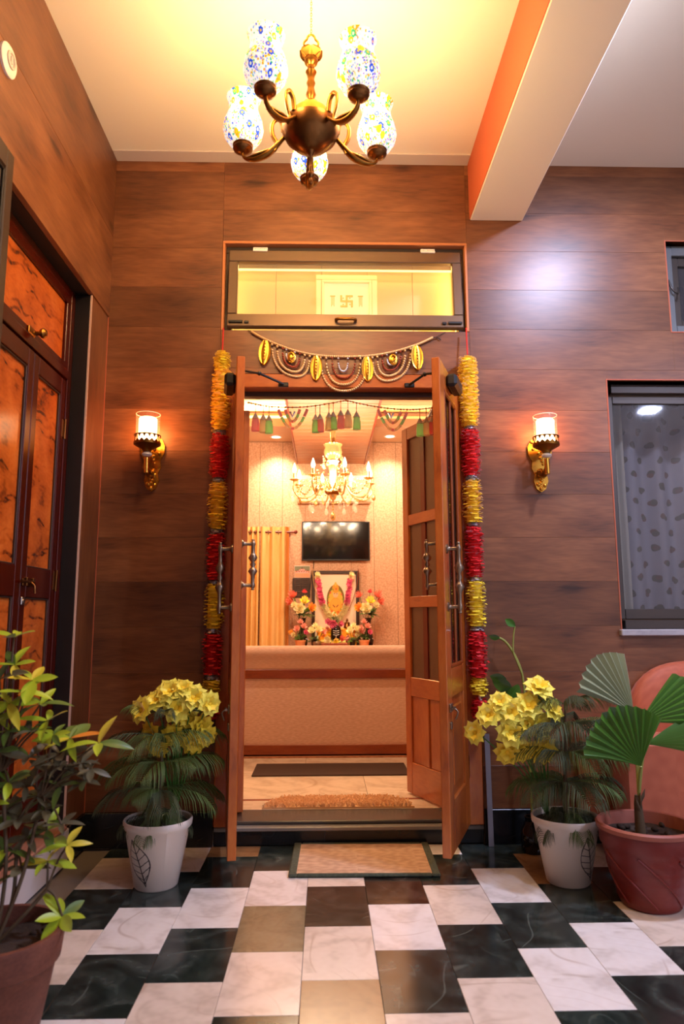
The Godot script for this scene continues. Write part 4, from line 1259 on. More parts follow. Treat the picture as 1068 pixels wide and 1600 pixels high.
		bouquet("mixed_flowers", q[2], Vector3(q[0], y0 + 0.33, -3.78), [[M.cream, Vector3(-0.02, 0.05, 0.07), 0.062], [M.marigold, Vector3(-0.085 * mr, 0.06, 0.05), 0.05], [M.yellow, Vector3(0.02, 0.12, 0.04), 0.05], [M.cream, Vector3(0.07 * mr, 0.08, 0.05), 0.04], [M.coral, Vector3(-0.08, 0.17, 0.0), 0.045], [M.coral, Vector3(0.09 * mr, 0.17, 0.0), 0.055], [M.coral, Vector3(0.11 * mr, 0.11, 0.0), 0.05], [M.red, Vector3(0.02, 0.21, 0.0), 0.03]], 26, 0.14, "vase bouquets")
	for q in [[-0.235, "peach pot with pink blossoms, left end of the shrine table"], [0.39, "peach pot with pink blossoms, right of the white roses"]]:
		var pp := thing("small_flower_pot", q[1], "flower pot", Vector3(q[0], y0, -3.62), "peach shrine pots")
		var s2 := st()
		lathe(s2, [[0.0, 0.0], [0.042, 0.0], [0.05, 0.06], [0.054, 0.06], [0.054, 0.075], [0.046, 0.075], [0.046, 0.06], [0.0, 0.06]], 18)
		part(pp, "pot", s2, mat(c8(236, 158, 104), 0.5))
		bouquet("pink_blossoms", "pink and peach blossoms in the " + q[1].substr(0, 9) + (", left end" if q[0] < 0 else ", right end"), Vector3(q[0], y0 + 0.1, -3.62), [[M.palepink, Vector3(-0.03, 0.08, 0.03), 0.036], [M.palepink, Vector3(0.03, 0.1, 0.02), 0.036], [M.palepink, Vector3(0.0, 0.14, 0.0), 0.034], [M.pink, Vector3(0.05, 0.05, 0.03), 0.03], [M.cream, Vector3(-0.06, 0.03, 0.03), 0.03], [M.marigold, Vector3(-0.08, 0.05, 0.0), 0.03]], 16, 0.09, "potted blossoms")
	for q in [[-0.10, "white roses with green stems left of the idol"], [0.275, "white roses with green stems right of the idol"]]:
		bouquet("white_roses", q[1], Vector3(q[0], y0 + 0.07, -3.60), [[M.cream, Vector3(-0.02, 0.09, 0.02), 0.042], [M.cream, Vector3(0.04, 0.10, 0.02), 0.04], [M.cream, Vector3(0.01, 0.13, 0.0), 0.036], [M.palepink, Vector3(0.08, 0.08, 0.0), 0.036]], 22, 0.09, "shrine roses")
		var gb := thing("rose_tumbler", q[1].replace("white roses with green stems", "small dark tumbler holding the white roses"), "tumbler", Vector3(q[0], y0, -3.60), "rose tumblers")
		var gs := st()
		lathe(gs, [[0.0, 0.0], [0.022, 0.0], [0.028, 0.075], [0.025, 0.075], [0.02, 0.004], [0.0, 0.004]], 16)
		part(gb, "cup", gs, M.blackgloss)
	var cup := thing("brass_cup", "small ribbed metal cup at the end of the offering tray", "cup", Vector3(-0.075, y0, -3.54))
	var c2 := st()
	lathe(c2, [[0.0, 0.0], [0.03, 0.0], [0.032, 0.02], [0.04, 0.03], [0.042, 0.05], [0.036, 0.065], [0.03, 0.066]], 20, Transform3D(), 1.0, 0.03, 12)
	part(cup, "bowl", c2, M.pewter)

func crystal_chandelier() -> void:
	var t := thing("crystal_chandelier", "gold crystal chandelier with candle bulbs in the living room", "chandelier", Vector3(0.069, 2.66, -2.2))
	var s := st()
	lathe(s, [[0.0, 0.0], [0.05, 0.0], [0.05, -0.008], [0.03, -0.03], [0.012, -0.045], [0.0, -0.046]], 20)
	part(t, "canopy", s, M.crystal_gold)
	var s1 := st()
	lathe(s1, [[0.0, -0.70], [0.02, -0.69], [0.035, -0.65], [0.025, -0.61], [0.02, -0.55], [0.024, -0.50], [0.036, -0.42], [0.03, -0.38], [0.018, -0.36], [0.02, -0.27], [0.018, -0.22], [0.024, -0.14], [0.02, -0.10], [0.008, -0.045]], 16)
	part(t, "stem", s1, M.crystal_gold)
	var s2 := st()
	lathe(s2, [[0.03, -0.36], [0.06, -0.34], [0.072, -0.30], [0.062, -0.26], [0.075, -0.235], [0.07, -0.233], [0.05, -0.26]], 20, Transform3D(), 1.0, 0.05, 10)
	part(t, "crown_dish", s2, M.crystal_gold)
	var s3 := st()
	lathe(s3, [[0.02, -0.51], [0.024, -0.48], [0.03, -0.42], [0.042, -0.385], [0.05, -0.375]], 16, Transform3D(), 1.0, 0.04, 8)
	part(t, "glass_sleeve", s3, glow(c8(255, 226, 170), 0.5))
	var dish := st()
	lathe(dish, [[0.0, -0.66], [0.05, -0.65], [0.07, -0.63], [0.055, -0.625], [0.0, -0.63]], 18)
	part(t, "hub_dish", dish, M.oldgold)
	# shared drop: chain beads and a pear drop
	var dm := st()
	for k in 4: ball(dm, Vector3(0, -0.012 - 0.017 * k, 0), 0.007, 6, 4)
	lathe(dm, [[0.0, -0.135], [0.012, -0.125], [0.017, -0.11], [0.012, -0.092], [0.004, -0.078], [0.0, -0.076]], 8, Transform3D(), 1.0, 0.0, 0, false)
	var drop := fin(dm)
	var cm := st()
	lathe(cm, [[0.0, 0.0], [0.012, 0.0], [0.03, 0.012], [0.042, 0.016], [0.034, 0.02], [0.012, 0.016], [0.011, 0.07], [0.0, 0.07]], 14)
	var cupm := fin(cm)
	var fm := st()
	lathe(fm, [[0.0, 0.0], [0.010, 0.0], [0.016, 0.02], [0.015, 0.035], [0.008, 0.06], [0.002, 0.078], [0.0, 0.08]], 12, Transform3D(), 1.0, 0.0, 0, false)
	var flame := fin(fm)
	var fmat := glow(c8(255, 232, 190), 9.0)
	for i in 8:
		var a := TAU * (i + 0.35) / 8
		var bs := Basis(Vector3.UP, a)
		var arm := st()
		tube(arm, spline([bs * Vector3(0.03, -0.60, 0), bs * Vector3(0.10, -0.56, 0), bs * Vector3(0.17, -0.66, 0), bs * Vector3(0.27, -0.69, 0), bs * Vector3(0.33, -0.62, 0), bs * Vector3(0.32, -0.56, 0)], 16), 0.007, 6)
		tube(arm, spline([bs * Vector3(0.10, -0.565, 0), bs * Vector3(0.15, -0.53, 0), bs * Vector3(0.2, -0.56, 0), bs * Vector3(0.19, -0.61, 0), bs * Vector3(0.155, -0.60, 0)], 12), 0.005, 6)
		part(t, "arm", arm, M.crystal_gold)
		var o := bs * Vector3(0.32, -0.56, 0)
		part(t, "candle_cup", cupm, M.crystal_gold, Transform3D(Basis(), o))
		part(t, "candle_bulb", flame, fmat, Transform3D(Basis(), o + Vector3(0, 0.07, 0)))
		omni(t, o + Vector3(0, 0.10, 0), c8(255, 221, 184), E_CANDLE, 0.02)
		for k in 2:
			var da := Basis(Vector3.UP, a + (k - 0.5) * 0.28)
			part(t, "crystal_drop", drop, M.crystal_gold if (i + k) % 3 == 0 else M.crystal, Transform3D(Basis(), da * Vector3(0.335 + 0.02 * k, -0.56, 0)))
		part(t, "crystal_drop", drop, M.crystal, Transform3D(Basis(), bs * Vector3(0.19, -0.66, 0)))
		part(t, "crystal_drop", drop, M.crystal_gold if i % 2 else M.crystal, Transform3D(Basis().scaled(Vector3(0.8, 0.8, 0.8)), bs * Vector3(0.082, -0.33, 0)))
		var sw := st()
		var b2 := Basis(Vector3.UP, a + TAU / 8)
		for k in 12:
			var f := k / 11.0
			ball(sw, (bs * Vector3(0.30, -0.575, 0)).lerp(b2 * Vector3(0.30, -0.575, 0), f) + Vector3(0, -0.10 * sin(PI * f), 0), 0.009, 6, 4)
		for k in 9:
			var f := k / 8.0
			ball(sw, (bs * Vector3(0.30, -0.55, 0)).lerp(bs * Vector3(0.07, -0.36, 0), f) + Vector3(0, -0.07 * sin(PI * f), 0), 0.008, 6, 4)
		part(t, "bead_swag", sw, M.crystal_gold, Transform3D(), "stuff")
	part(t, "crystal_drop", drop, M.crystal_gold, Transform3D(Basis().scaled(Vector3(1.3, 1.3, 1.3)), Vector3(0, -0.69, 0)))

# ------------------------------------------------------------------ the door leaves
func pull_handle(parent: Node, at: Vector3, h: float, side: float) -> void:
	# a turned vertical bar on two stand-offs; the face looks to side * z
	var s := st()
	var pr := []
	for q in [[0.0, 0.0], [0.006, 0.004], [0.009, 0.02], [0.005, 0.03], [0.0085, 0.05], [0.011, 0.08], [0.011, 0.11], [0.008, 0.14], [0.0085, 0.27], [0.011, 0.30], [0.0205, 0.37], [0.013, 0.42], [0.007, 0.455], [0.013, 0.5], [0.007, 0.545], [0.013, 0.58], [0.0205, 0.63], [0.011, 0.70], [0.0085, 0.73], [0.008, 0.86], [0.011, 0.89], [0.011, 0.92], [0.0085, 0.95], [0.005, 0.97], [0.009, 0.98], [0.006, 0.996], [0.0, 1.0]]: pr.append([q[0], q[1] * h])
	lathe(s, pr, 14, Transform3D(Basis(), at + Vector3(0, 0, side * 0.05)), 1.0, 0.0, 0, false)
	for f in [0.095, 0.905]:
		var bs := Basis(Vector3(1, 0, 0), PI / 2 * side)
		lathe(s, [[0.02, 0.0], [0.02, 0.004], [0.012, 0.008], [0.008, 0.016], [0.008, 0.04], [0.01, 0.05], [0.0, 0.051]], 14, Transform3D(bs, at + Vector3(0, f * h, 0)))
	part(parent, "pull_handle", s, M.pewter)

func outer_leaf(called: String, label: String, hinge: Vector3, free: Vector3, out: float) -> void:
	# local +x from hinge to free edge; out = which way along z the outside face looks
	var d := thing(called, label, "door", hinge, "", "structure")
	var dir := (free - hinge)
	var w := Vector2(dir.x, dir.z).length()
	var ang := atan2(-dir.z, dir.x)
	var bs := Basis(Vector3.UP, ang)
	var xf := Transform3D(bs, Vector3.ZERO)
	var h := 2.043
	var t := 0.0175
	var s := st()
	rbox(s, Vector3(0.05, h / 2, 0), Vector3(0.1, h, 2 * t), 0.003, xf, 1)
	rbox(s, Vector3(w - 0.05, h / 2, 0), Vector3(0.1, h, 2 * t), 0.003, xf, 1, Vector2(0.3, 0.2))
	for q in [[0.0, 0.2], [0.60, 0.72], [1.93, 2.043]]: rbox(s, Vector3(w / 2, (q[0] + q[1]) / 2, 0), Vector3(w - 0.2, q[1] - q[0], 2 * t), 0.003, xf, 0)
	part(d, "leaf_frame", s, M.teak)
	var p1 := st()
	rbox(p1, Vector3(w / 2, 0.4, 0), Vector3(w - 0.2, 0.4, 0.014), 0.0, xf, 1)
	rbox(p1, Vector3(w / 2, 0.4, 0), Vector3(w - 0.28, 0.32, 0.026), 0.006, xf, 1)
	part(d, "raised_panel", p1, M.teak)
	var p2 := st()
	rbox(p2, Vector3(w / 2, 1.325, 0), Vector3(w - 0.2, 1.21, 0.006), 0.0, xf)
	part(d, "glass_panel", p2, mat(c8(70, 46, 32), 0.05))
	var md := st()
	for z in [-0.012, 0.012]:
		for x in [0.108, w - 0.108]: rbox(md, Vector3(x, 1.325, z), Vector3(0.016, 1.21, 0.014), 0.004, xf, 1)
		for y in [0.728, 1.922]: rbox(md, Vector3(w / 2, y, z), Vector3(w - 0.2, 0.016, 0.014), 0.004, xf, 0)
		rbox(md, Vector3(w / 2, 1.325, z), Vector3(0.014, 1.19, 0.012), 0.004, xf, 1)
	part(d, "moulding", md, M.teak_deep)
	var hn := Node3D.new()
	hn.name = "handle_set"
	hn.transform = xf
	d.add_child(hn, true)
	pull_handle(hn, Vector3(w - 0.062, 0.945, out * t), 0.30, out)
	pull_handle(hn, Vector3(w - 0.062, 1.045, -out * t), 0.215, -out)
	var lk := st()
	rbox(lk, Vector3(w - 0.06, 0.565, out * (t + 0.003)), Vector3(0.05, 0.036, 0.008), 0.003, xf)
	tube(lk, [xf * Vector3(w - 0.075, 0.565, out * (t + 0.014)), xf * Vector3(w - 0.03, 0.565, out * (t + 0.014))], 0.006, 8)
	tube(lk, spline([xf * Vector3(w - 0.06, 0.565, out * (t + 0.01)), xf * Vector3(w - 0.06, 0.55, out * (t + 0.03)), xf * Vector3(w - 0.06, 0.52, out * (t + 0.02))], 6), 0.004, 6)
	rbox(lk, Vector3(w - 0.055, 0.495, out * (t + 0.003)), Vector3(0.03, 0.03, 0.008), 0.003, xf)
	part(d, "bolt", lk, M.pewter)
	var cl := st()
	rbox(cl, Vector3(w * 0.55, 1.985, out * (t + 0.025)), Vector3(0.17, 0.06, 0.05), 0.012, xf)
	part(d, "closer_body", cl, M.blackplastic)
	for y in [0.25, 1.05, 1.8]:
		var hg := st()
		tube(hg, [Vector3(0, y - 0.05, 0.0) + bs * Vector3(-0.006, 0, -out * 0.0 + out * 0.012), Vector3(0, y + 0.05, 0.0) + bs * Vector3(-0.006, 0, out * 0.012)], 0.007, 8)
		part(d, "hinge", hg, M.bronze)
	var ca := st()
	var sg := -1.0 if hinge.x < 0.0 else 1.0
	var pl := Vector3(-0.205 if sg < 0 else 0.425, 2.178, 0.018) - hinge
	var el := Vector3(-0.318 if sg < 0 else 0.49, 2.205, 0.10) - hinge
	rbox(ca, pl + Vector3(0, 0, -0.004), Vector3(0.05, 0.022, 0.014), 0.003)
	tube(ca, [pl + Vector3(0, 0, 0.006), el], 0.006, 6)
	tube(ca, [el, bs * Vector3(w * 0.5, 2.05, 0) + Vector3(0, 0.014, 0)], 0.006, 6)
	ball(ca, el, 0.011)
	part(d, "closer_arm", ca, M.blackplastic)

func screen_leaf(called: String, label: String, hinge: Vector3, free: Vector3) -> void:
	var d := thing(called, label, "door", hinge, "", "structure")
	var dir := (free - hinge)
	var w := Vector2(dir.x, dir.z).length()
	var bs := Basis(Vector3.UP, atan2(-dir.z, dir.x))
	var xf := Transform3D(bs, Vector3.ZERO)
	var h := 1.98
	var s := st()
	rbox(s, Vector3(0.03, h / 2, 0), Vector3(0.06, h, 0.03), 0.003, xf, 1)
	rbox(s, Vector3(w - 0.03, h / 2, 0), Vector3(0.06, h, 0.03), 0.003, xf, 1, Vector2(0.1, 0.3))
	for q in [[0.0, 0.16], [0.50, 0.60], [0.97, 1.03], [1.42, 1.48], [1.91, 1.98]]: rbox(s, Vector3(w / 2, (q[0] + q[1]) / 2, 0), Vector3(w - 0.12, q[1] - q[0], 0.03), 0.003, xf, 0)
	rbox(s, Vector3(w / 2, 0.33, 0), Vector3(0.05, 0.34, 0.028), 0.003, xf, 1)
	part(d, "leaf_frame", s, M.teak)
	for x in [0.06 + (w - 0.17) / 4, w - 0.06 - (w - 0.17) / 4]:
		var p1 := st()
		rbox(p1, Vector3(x, 0.33, 0), Vector3((w - 0.17) / 2, 0.34, 0.012), 0.002, xf, 1)
		part(d, "lower_panel", p1, M.teak)
	for q in [[0.60, 0.97], [1.03, 1.42], [1.48, 1.91]]:
		var p2 := st()
		rbox(p2, Vector3(w / 2, (q[0] + q[1]) / 2, 0), Vector3(w - 0.12, q[1] - q[0], 0.004), 0.0, xf)
		part(d, "mesh_panel", p2, mat(c8(104, 74, 52), 0.3))
		for k in 1:
			var p3 := st()
			rbox(p3, Vector3(0.06 + (w - 0.12) * 0.5, (q[0] + q[1]) / 2, 0), Vector3(0.045, q[1] - q[0], 0.018), 0.002, xf, 1)
			part(d, "bar", p3, M.trimwood)

func leaves_and_screens() -> void:
	outer_leaf("door_1", "teak entrance door leaf standing open edge-on at the left jamb", Vector3(-0.43, 0.097, 0.032), Vector3(-0.358, 0.097, 0.50), 1.0)
	outer_leaf("door_2", "teak entrance door leaf standing open at the right jamb", Vector3(0.65, 0.097, 0.032), Vector3(0.478, 0.097, 0.50), -1.0)
	screen_leaf("door_5", "inner screened door leaf with dark mesh panes opened into the room", Vector3(0.618, 0.11, -0.14), Vector3(0.455, 0.11, -0.53))
	screen_leaf("door_6", "inner screened door leaf seen as a thin edge at the left jamb", Vector3(-0.402, 0.11, -0.14), Vector3(-0.468, 0.11, -0.55))

# ------------------------------------------------------------------ garlands and door hangings
func ruffle(h: float, r: float, per: int, layer := 0.014) -> ArrayMesh:
	# a stack of petal rings round a string
	var s := st()
	lathe(s, [[0.0, 0.0], [r * 0.6, 0.004], [r * 0.6, h - 0.004], [0.0, h]], 10)
	var n := maxi(int(h / layer), 2)
	for l in n:
		var y := (l + 0.5) * h / n
		var e := minf(minf(y, h - y) / (r * 0.9), 1.0)
		var rr := r * (0.72 + 0.28 * sqrt(e))
		for i in per:
			var a := TAU * (i + 0.5 * (l % 2)) / per + rng.randf_range(-0.15, 0.15)
			var d := Vector3(cos(a), 0, sin(a))
			var sd := Vector3(-sin(a), 0, cos(a))
			var tilt := rng.randf_range(-0.5, 0.9)
			var k := rr * rng.randf_range(0.88, 1.08)
			var w := rr * rng.randf_range(0.24, 0.40)
			var p0 := Vector3(0, y, 0) + d * rr * 0.5
			var p1 := Vector3(0, y + 0.004, 0) + d * k * 0.85 + Vector3(0, tilt * 0.008, 0)
			var p2 := Vector3(0, y, 0) + d * k + Vector3(0, tilt * 0.016, 0)
			s.set_smooth_group(-1)
			quad(s, p0 - sd * w * 0.5, p0 + sd * w * 0.5, p1 + sd * w, p1 - sd * w, Vector2.ZERO, Vector2.RIGHT, Vector2.ONE, Vector2.DOWN)
			quad(s, p1 - sd * w, p1 + sd * w, p2 + sd * w * 0.7, p2 - sd * w * 0.7, Vector2.ZERO, Vector2.RIGHT, Vector2.ONE, Vector2.DOWN)
	return fin(s)

func garland(label: String, at: Vector3, lean: float, segs: Array, ytop: float) -> void:
	var g := thing("flower_garland", label, "garland", at, "door side garlands")
	var s := st()
	tube(s, [Vector3(0, ytop - at.y, -0.015), Vector3(0, 0.02, 0.0)], 0.004, 6)
	part(g, "string", s, M.redstring)
	for q in segs:
		var y0: float = q[1]
		var y1: float = q[2]
		var x := lean * (at.y - (y0 + y1) / 2)
		var xf := Transform3D(Basis(Vector3(0, 0, 1), lean), Vector3(x, y0 - at.y, 0))
		match q[0]:
			"y": part(g, "yellow_blossoms", ruffle(y1 - y0, 0.050, 11, 0.016), M.yellow if q.size() < 4 else M.yellow_deep, xf)
			"r": part(g, "red_blossoms", ruffle(y1 - y0, 0.049, 11, 0.014), M.red, xf)
			"s": part(g, "silver_ring", ruffle(y1 - y0, 0.040, 12, 0.006), M.silver, xf)
			"b": part(g, "yellow_ball", ruffle(y1 - y0, 0.044, 15, 0.010), M.yellow, xf)
			"w":
				var ws := st()
				for k in 7: ball(ws, Vector3(0.003 * sin(k * 2.0), (y1 - y0) * k / 6.0, 0.012), 0.006, 6, 4)
				part(g, "pearl_drop", ws, M.white, xf, "stuff")
			"t": part(g, "red_tassel", ruffle(y1 - y0, 0.044, 12, 0.009), M.red, xf)

func hangings() -> void:
	garland("yellow and red flower garland hanging beside the left door leaf", Vector3(-0.505, 2.312, 0.058), -0.010, [["b", 2.235, 2.318], ["y", 1.925, 2.238, 1], ["s", 1.905, 1.925], ["r", 1.69, 1.905], ["s", 1.668, 1.69], ["y", 1.442, 1.668, 1], ["s", 1.421, 1.442], ["r", 1.20, 1.421], ["s", 1.180, 1.20], ["y", 0.975, 1.180], ["s", 0.955, 0.975], ["r", 0.766, 0.955], ["s", 0.745, 0.766], ["b", 0.672, 0.745], ["w", 0.62, 0.672], ["t", 0.565, 0.65]], 2.46)
	garland("yellow and red flower garland hanging beside the right door leaf", Vector3(0.713, 2.303, 0.058), 0.004, [["y", 1.949, 2.306], ["s", 1.936, 1.949], ["r", 1.702, 1.936], ["s", 1.680, 1.702], ["y", 1.473, 1.680, 1], ["s", 1.458, 1.473], ["r", 1.212, 1.458], ["s", 1.197, 1.212], ["y", 0.982, 1.197], ["s", 0.963, 0.982], ["r", 0.746, 0.963], ["b", 0.668, 0.746], ["w", 0.61, 0.668], ["t", 0.56, 0.65]], 2.47)
	# beaded golden toran above the door
	var t := thing("bead_toran", "golden beaded door hanging with leaf pendants under the fanlight", "door hanging", Vector3(0.1, 2.33, 0.012))
	var o := Vector3(0.1, 2.33, 0.0)
	var cord := spline([Vector3(-0.367, 2.455, 0) - o, Vector3(-0.295, 2.414, 0) - o, Vector3(-0.166, 2.362, 0) - o, Vector3(-0.04, 2.334, 0) - o, Vector3(0.107, 2.327, 0) - o, Vector3(0.24, 2.334, 0) - o, Vector3(0.36, 2.358, 0) - o, Vector3(0.469, 2.394, 0) - o, Vector3(0.545, 2.43, 0) - o], 120)
	var cs := st()
	for p in cord: ball(cs, p, 0.0068, 7, 5)
	part(t, "bead_cord", cs, M.pearl, Transform3D(), "stuff")
	var ts := st()
	tube(ts, [cord[0], cord[0] + Vector3(-0.02, 0.01, -0.006)], 0.002, 5)
	tube(ts, [cord[120], cord[120] + Vector3(0.03, 0.004, -0.004), cord[120] + Vector3(0.045, -0.008, -0.004)], 0.003, 5)
	tube(ts, [cord[120] + Vector3(0.015, 0.0, 0), cord[120] + Vector3(0.07, 0.035, -0.008)], 0.0018, 5)
	part(t, "tie_thread", ts, M.darkwood)
	var at_x := func(x: float) -> Vector3:
		var best: Vector3 = cord[0]
		for p in cord:
			if absf(p.x + o.x - x) < absf(best.x + o.x - x): best = p
		return best
	# leaf pendants: pressed metal with a ribbed middle
	var lf := st()
	var hl := 0.128
	surf(lf, 12, 6, func(u, v):
		var w: float = 0.030 * pow(sin(PI * clampf(0.10 + 0.88 * u, 0, 1)), 0.6)
		if u > 0.98: w = 0.0005
		var x: float = (v - 0.5) * 2.0
		return Vector3(x * w, -hl * u, 0.006 + 0.006 * (1.0 - absf(x)) + 0.004 * cos(x * 12.0)))
	surf(lf, 12, 1, func(u, v):
		var w: float = 0.030 * pow(sin(PI * clampf(0.10 + 0.88 * u, 0, 1)), 0.6)
		return Vector3((v - 0.5) * 2.0 * w, -hl * u, 0.001))
	for k in 6: ball(lf, Vector3(0, -0.02 - 0.016 * k, 0.016), 0.0042, 6, 4)
	tube(lf, [Vector3(0, 0.008, 0.002), Vector3(0, -0.004, 0.008)], 0.003, 5)
	var leafm := fin(lf)
	for q in [[-0.294, 0.08], [-0.044, 0.03], [0.218, -0.02], [0.464, -0.06]]:
		part(t, "leaf_pendant", leafm, M.gold, Transform3D(Basis(Vector3(0, 0, 1), -q[1]), at_x.call(q[0]) + Vector3(0, -0.008, 0)))
	for q in [[-0.262, -0.075, 0.118], [-0.022, 0.212, 0.158], [0.244, 0.432, 0.128]]:
		var xa: float = q[0]
		var xb: float = q[1]
		for k in 4:
			var f: float = 0.13 * k
			var pa: Vector3 = at_x.call(lerpf(xa, xb, f))
			var pb: Vector3 = at_x.call(lerpf(xb, xa, f))
			var drop: float = q[2] * (1.0 - 0.22 * k)
			var ss := st()
			var n := 34 - 6 * k
			for i in n + 1:
				var u := float(i) / n * 2.0 - 1.0
				var pp := pa.lerp(pb, (sin(u * PI / 2 * 0.96) + 1.0) / 2.0)
				pp.y -= drop * (1.0 - pow(absf(u), 2.2)) + 0.006
				pp.y -= 0.02
				if absf(u) > 0.97: pp.y += 0.014
				ball(ss, pp + Vector3(0, 0, 0.002 * k), 0.0070 if k < 2 else 0.0058, 7, 4)
			part(t, "bead_strand", ss, [M.pearl, M.pearl, M.redbead, M.silver][k], Transform3D(), "stuff")
	for x in [-0.166, 0.342]:
		var md := st()
		var c: Vector3 = at_x.call(x) + Vector3(0, -0.045, 0.006)
		lathe(md, [[0.0, 0.0], [0.024, 0.0], [0.024, 0.004], [0.018, 0.007], [0.0, 0.008]], 20, Transform3D(Basis(Vector3(1, 0, 0), PI / 2).scaled(Vector3(0.9, 1.25, 1)), c))
		tube(md, spline([c + Vector3(-0.010, 0.012, 0.010), c + Vector3(0.0, 0.022, 0.012), c + Vector3(0.013, 0.008, 0.012), c + Vector3(0.004, -0.004, 0.013), c + Vector3(-0.006, -0.014, 0.012), c + Vector3(0.006, -0.022, 0.010)], 14), 0.004, 6)
		tube(md, [c + Vector3(-0.012, -0.024, 0.01), c + Vector3(0.014, -0.026, 0.01)], 0.003, 5)
		part(t, "medallion", md, M.gold)
	# thin cloth toran with tassels on the inside of the door head
	var z := thing("tassel_toran", "thin string with red, green and orange tassels inside the doorway", "door hanging", Vector3(0.1, 2.14, -0.19))
	var o2 := Vector3(0.1, 2.14, 0.0)
	var c1 := spline([Vector3(-0.40, 2.148, 0) - o2, Vector3(-0.276, 2.126, 0) - o2, Vector3(-0.09, 2.127, 0) - o2, Vector3(0.113, 2.162, 0) - o2], 30)
	var c2 := spline([Vector3(0.113, 2.162, 0) - o2, Vector3(0.282, 2.127, 0) - o2, Vector3(0.452, 2.113, 0) - o2, Vector3(0.60, 2.128, 0) - o2], 30)
	var all := c1 + c2
	var st2 := st()
	for i in all.size(): ball(st2, all[i], 0.004, 6, 4)
	tube(st2, c1, 0.0022, 5)
	tube(st2, c2, 0.0022, 5)
	part(z, "cord", st2, M.darkwood, Transform3D(), "stuff")
	var st3 := st()
	for i in range(0, all.size(), 2): ball(st3, all[i], 0.0055, 6, 4)
	part(z, "gold_beads", st3, M.gold, Transform3D(), "stuff")
	var near := func(x: float) -> Vector3:
		var best: Vector3 = all[0]
		for p in all:
			if absf(p.x + o2.x - x) < absf(best.x + o2.x - x): best = p
		return best
	var tas := [[-0.362, "r"], [-0.325, "o"], [-0.288, "g"], [-0.055, "g"], [-0.018, "r"], [0.018, "o"], [0.055, "g"], [0.09, "r"], [0.126, "o"], [0.163, "g"], [0.50, "g"], [0.535, "o"], [0.57, "r"]]
	var tm := st()
	lathe(tm, [[0.0, -0.145], [0.021, -0.142], [0.020, -0.10], [0.016, -0.076], [0.004, -0.066], [0.0, -0.065]], 10, Transform3D(), 1.0, 0.08, 5)
	var tasm := fin(tm)
	for q in tas:
		var p: Vector3 = near.call(q[0])
		var dy: float = -0.04 if absf(q[0] - 0.055) < 0.1 and q[0] > -0.06 and int(q[0] * 1000) % 2 == 0 else -0.012
		var bd := st()
		for k in 9: ball(bd, p + Vector3(0, -0.006 - 0.0068 * k, 0), 0.003, 5, 4)
		part(z, "bead_drop", bd, M.oldgold, Transform3D(), "stuff")
		var cn := st()
		lathe(cn, [[0.0, -0.082], [0.020, -0.080], [0.004, -0.05], [0.0, -0.049]], 10, Transform3D(Basis(), p))
		part(z, "tassel_cap", cn, M.cream)
		part(z, "tassel", tasm, {"r": M.red_tassel, "o": M.orange_tassel, "g": M.green_tassel}[q[1]], Transform3D(Basis(), p + Vector3(0, -0.004, 0)))
	for cx in [-0.168, 0.355]:
		for k in 2:
			var hw := 0.078 - 0.036 * k
			var dp := 0.105 - 0.04 * k
			var a: Vector3 = near.call(cx - hw)
			var b: Vector3 = near.call(cx + hw)
			for i in 9:
				var f0 := (i + 0.06) / 9.0
				var f1 := (i + 0.94) / 9.0
				var pts := []
				for e in 4:
					var f := lerpf(f0, f1, e / 3.0)
					var q := a.lerp(b, f)
					q.y -= dp * (1.0 - pow(absf(f * 2.0 - 1.0), 2.0)) + 0.012
					pts.append(q)
				var ss := st()
				tube(ss, pts, 0.008, 7)
				part(z, "swag_bead", ss, [M.red_tassel, M.green_tassel, M.orange_tassel, M.orange_tassel, M.red_tassel, M.orange_tassel, M.orange_tassel, M.green_tassel, M.red_tassel][i])
		var hs := st()
		var c: Vector3 = near.call(cx) + Vector3(0, -0.04, 0)
		tube(hs, [c + Vector3(-0.012, 0.016, 0), c + Vector3(0, -0.012, 0.002), c + Vector3(0.012, 0.016, 0)], 0.006, 6)
		part(z, "heart_charm", hs, M.silver)

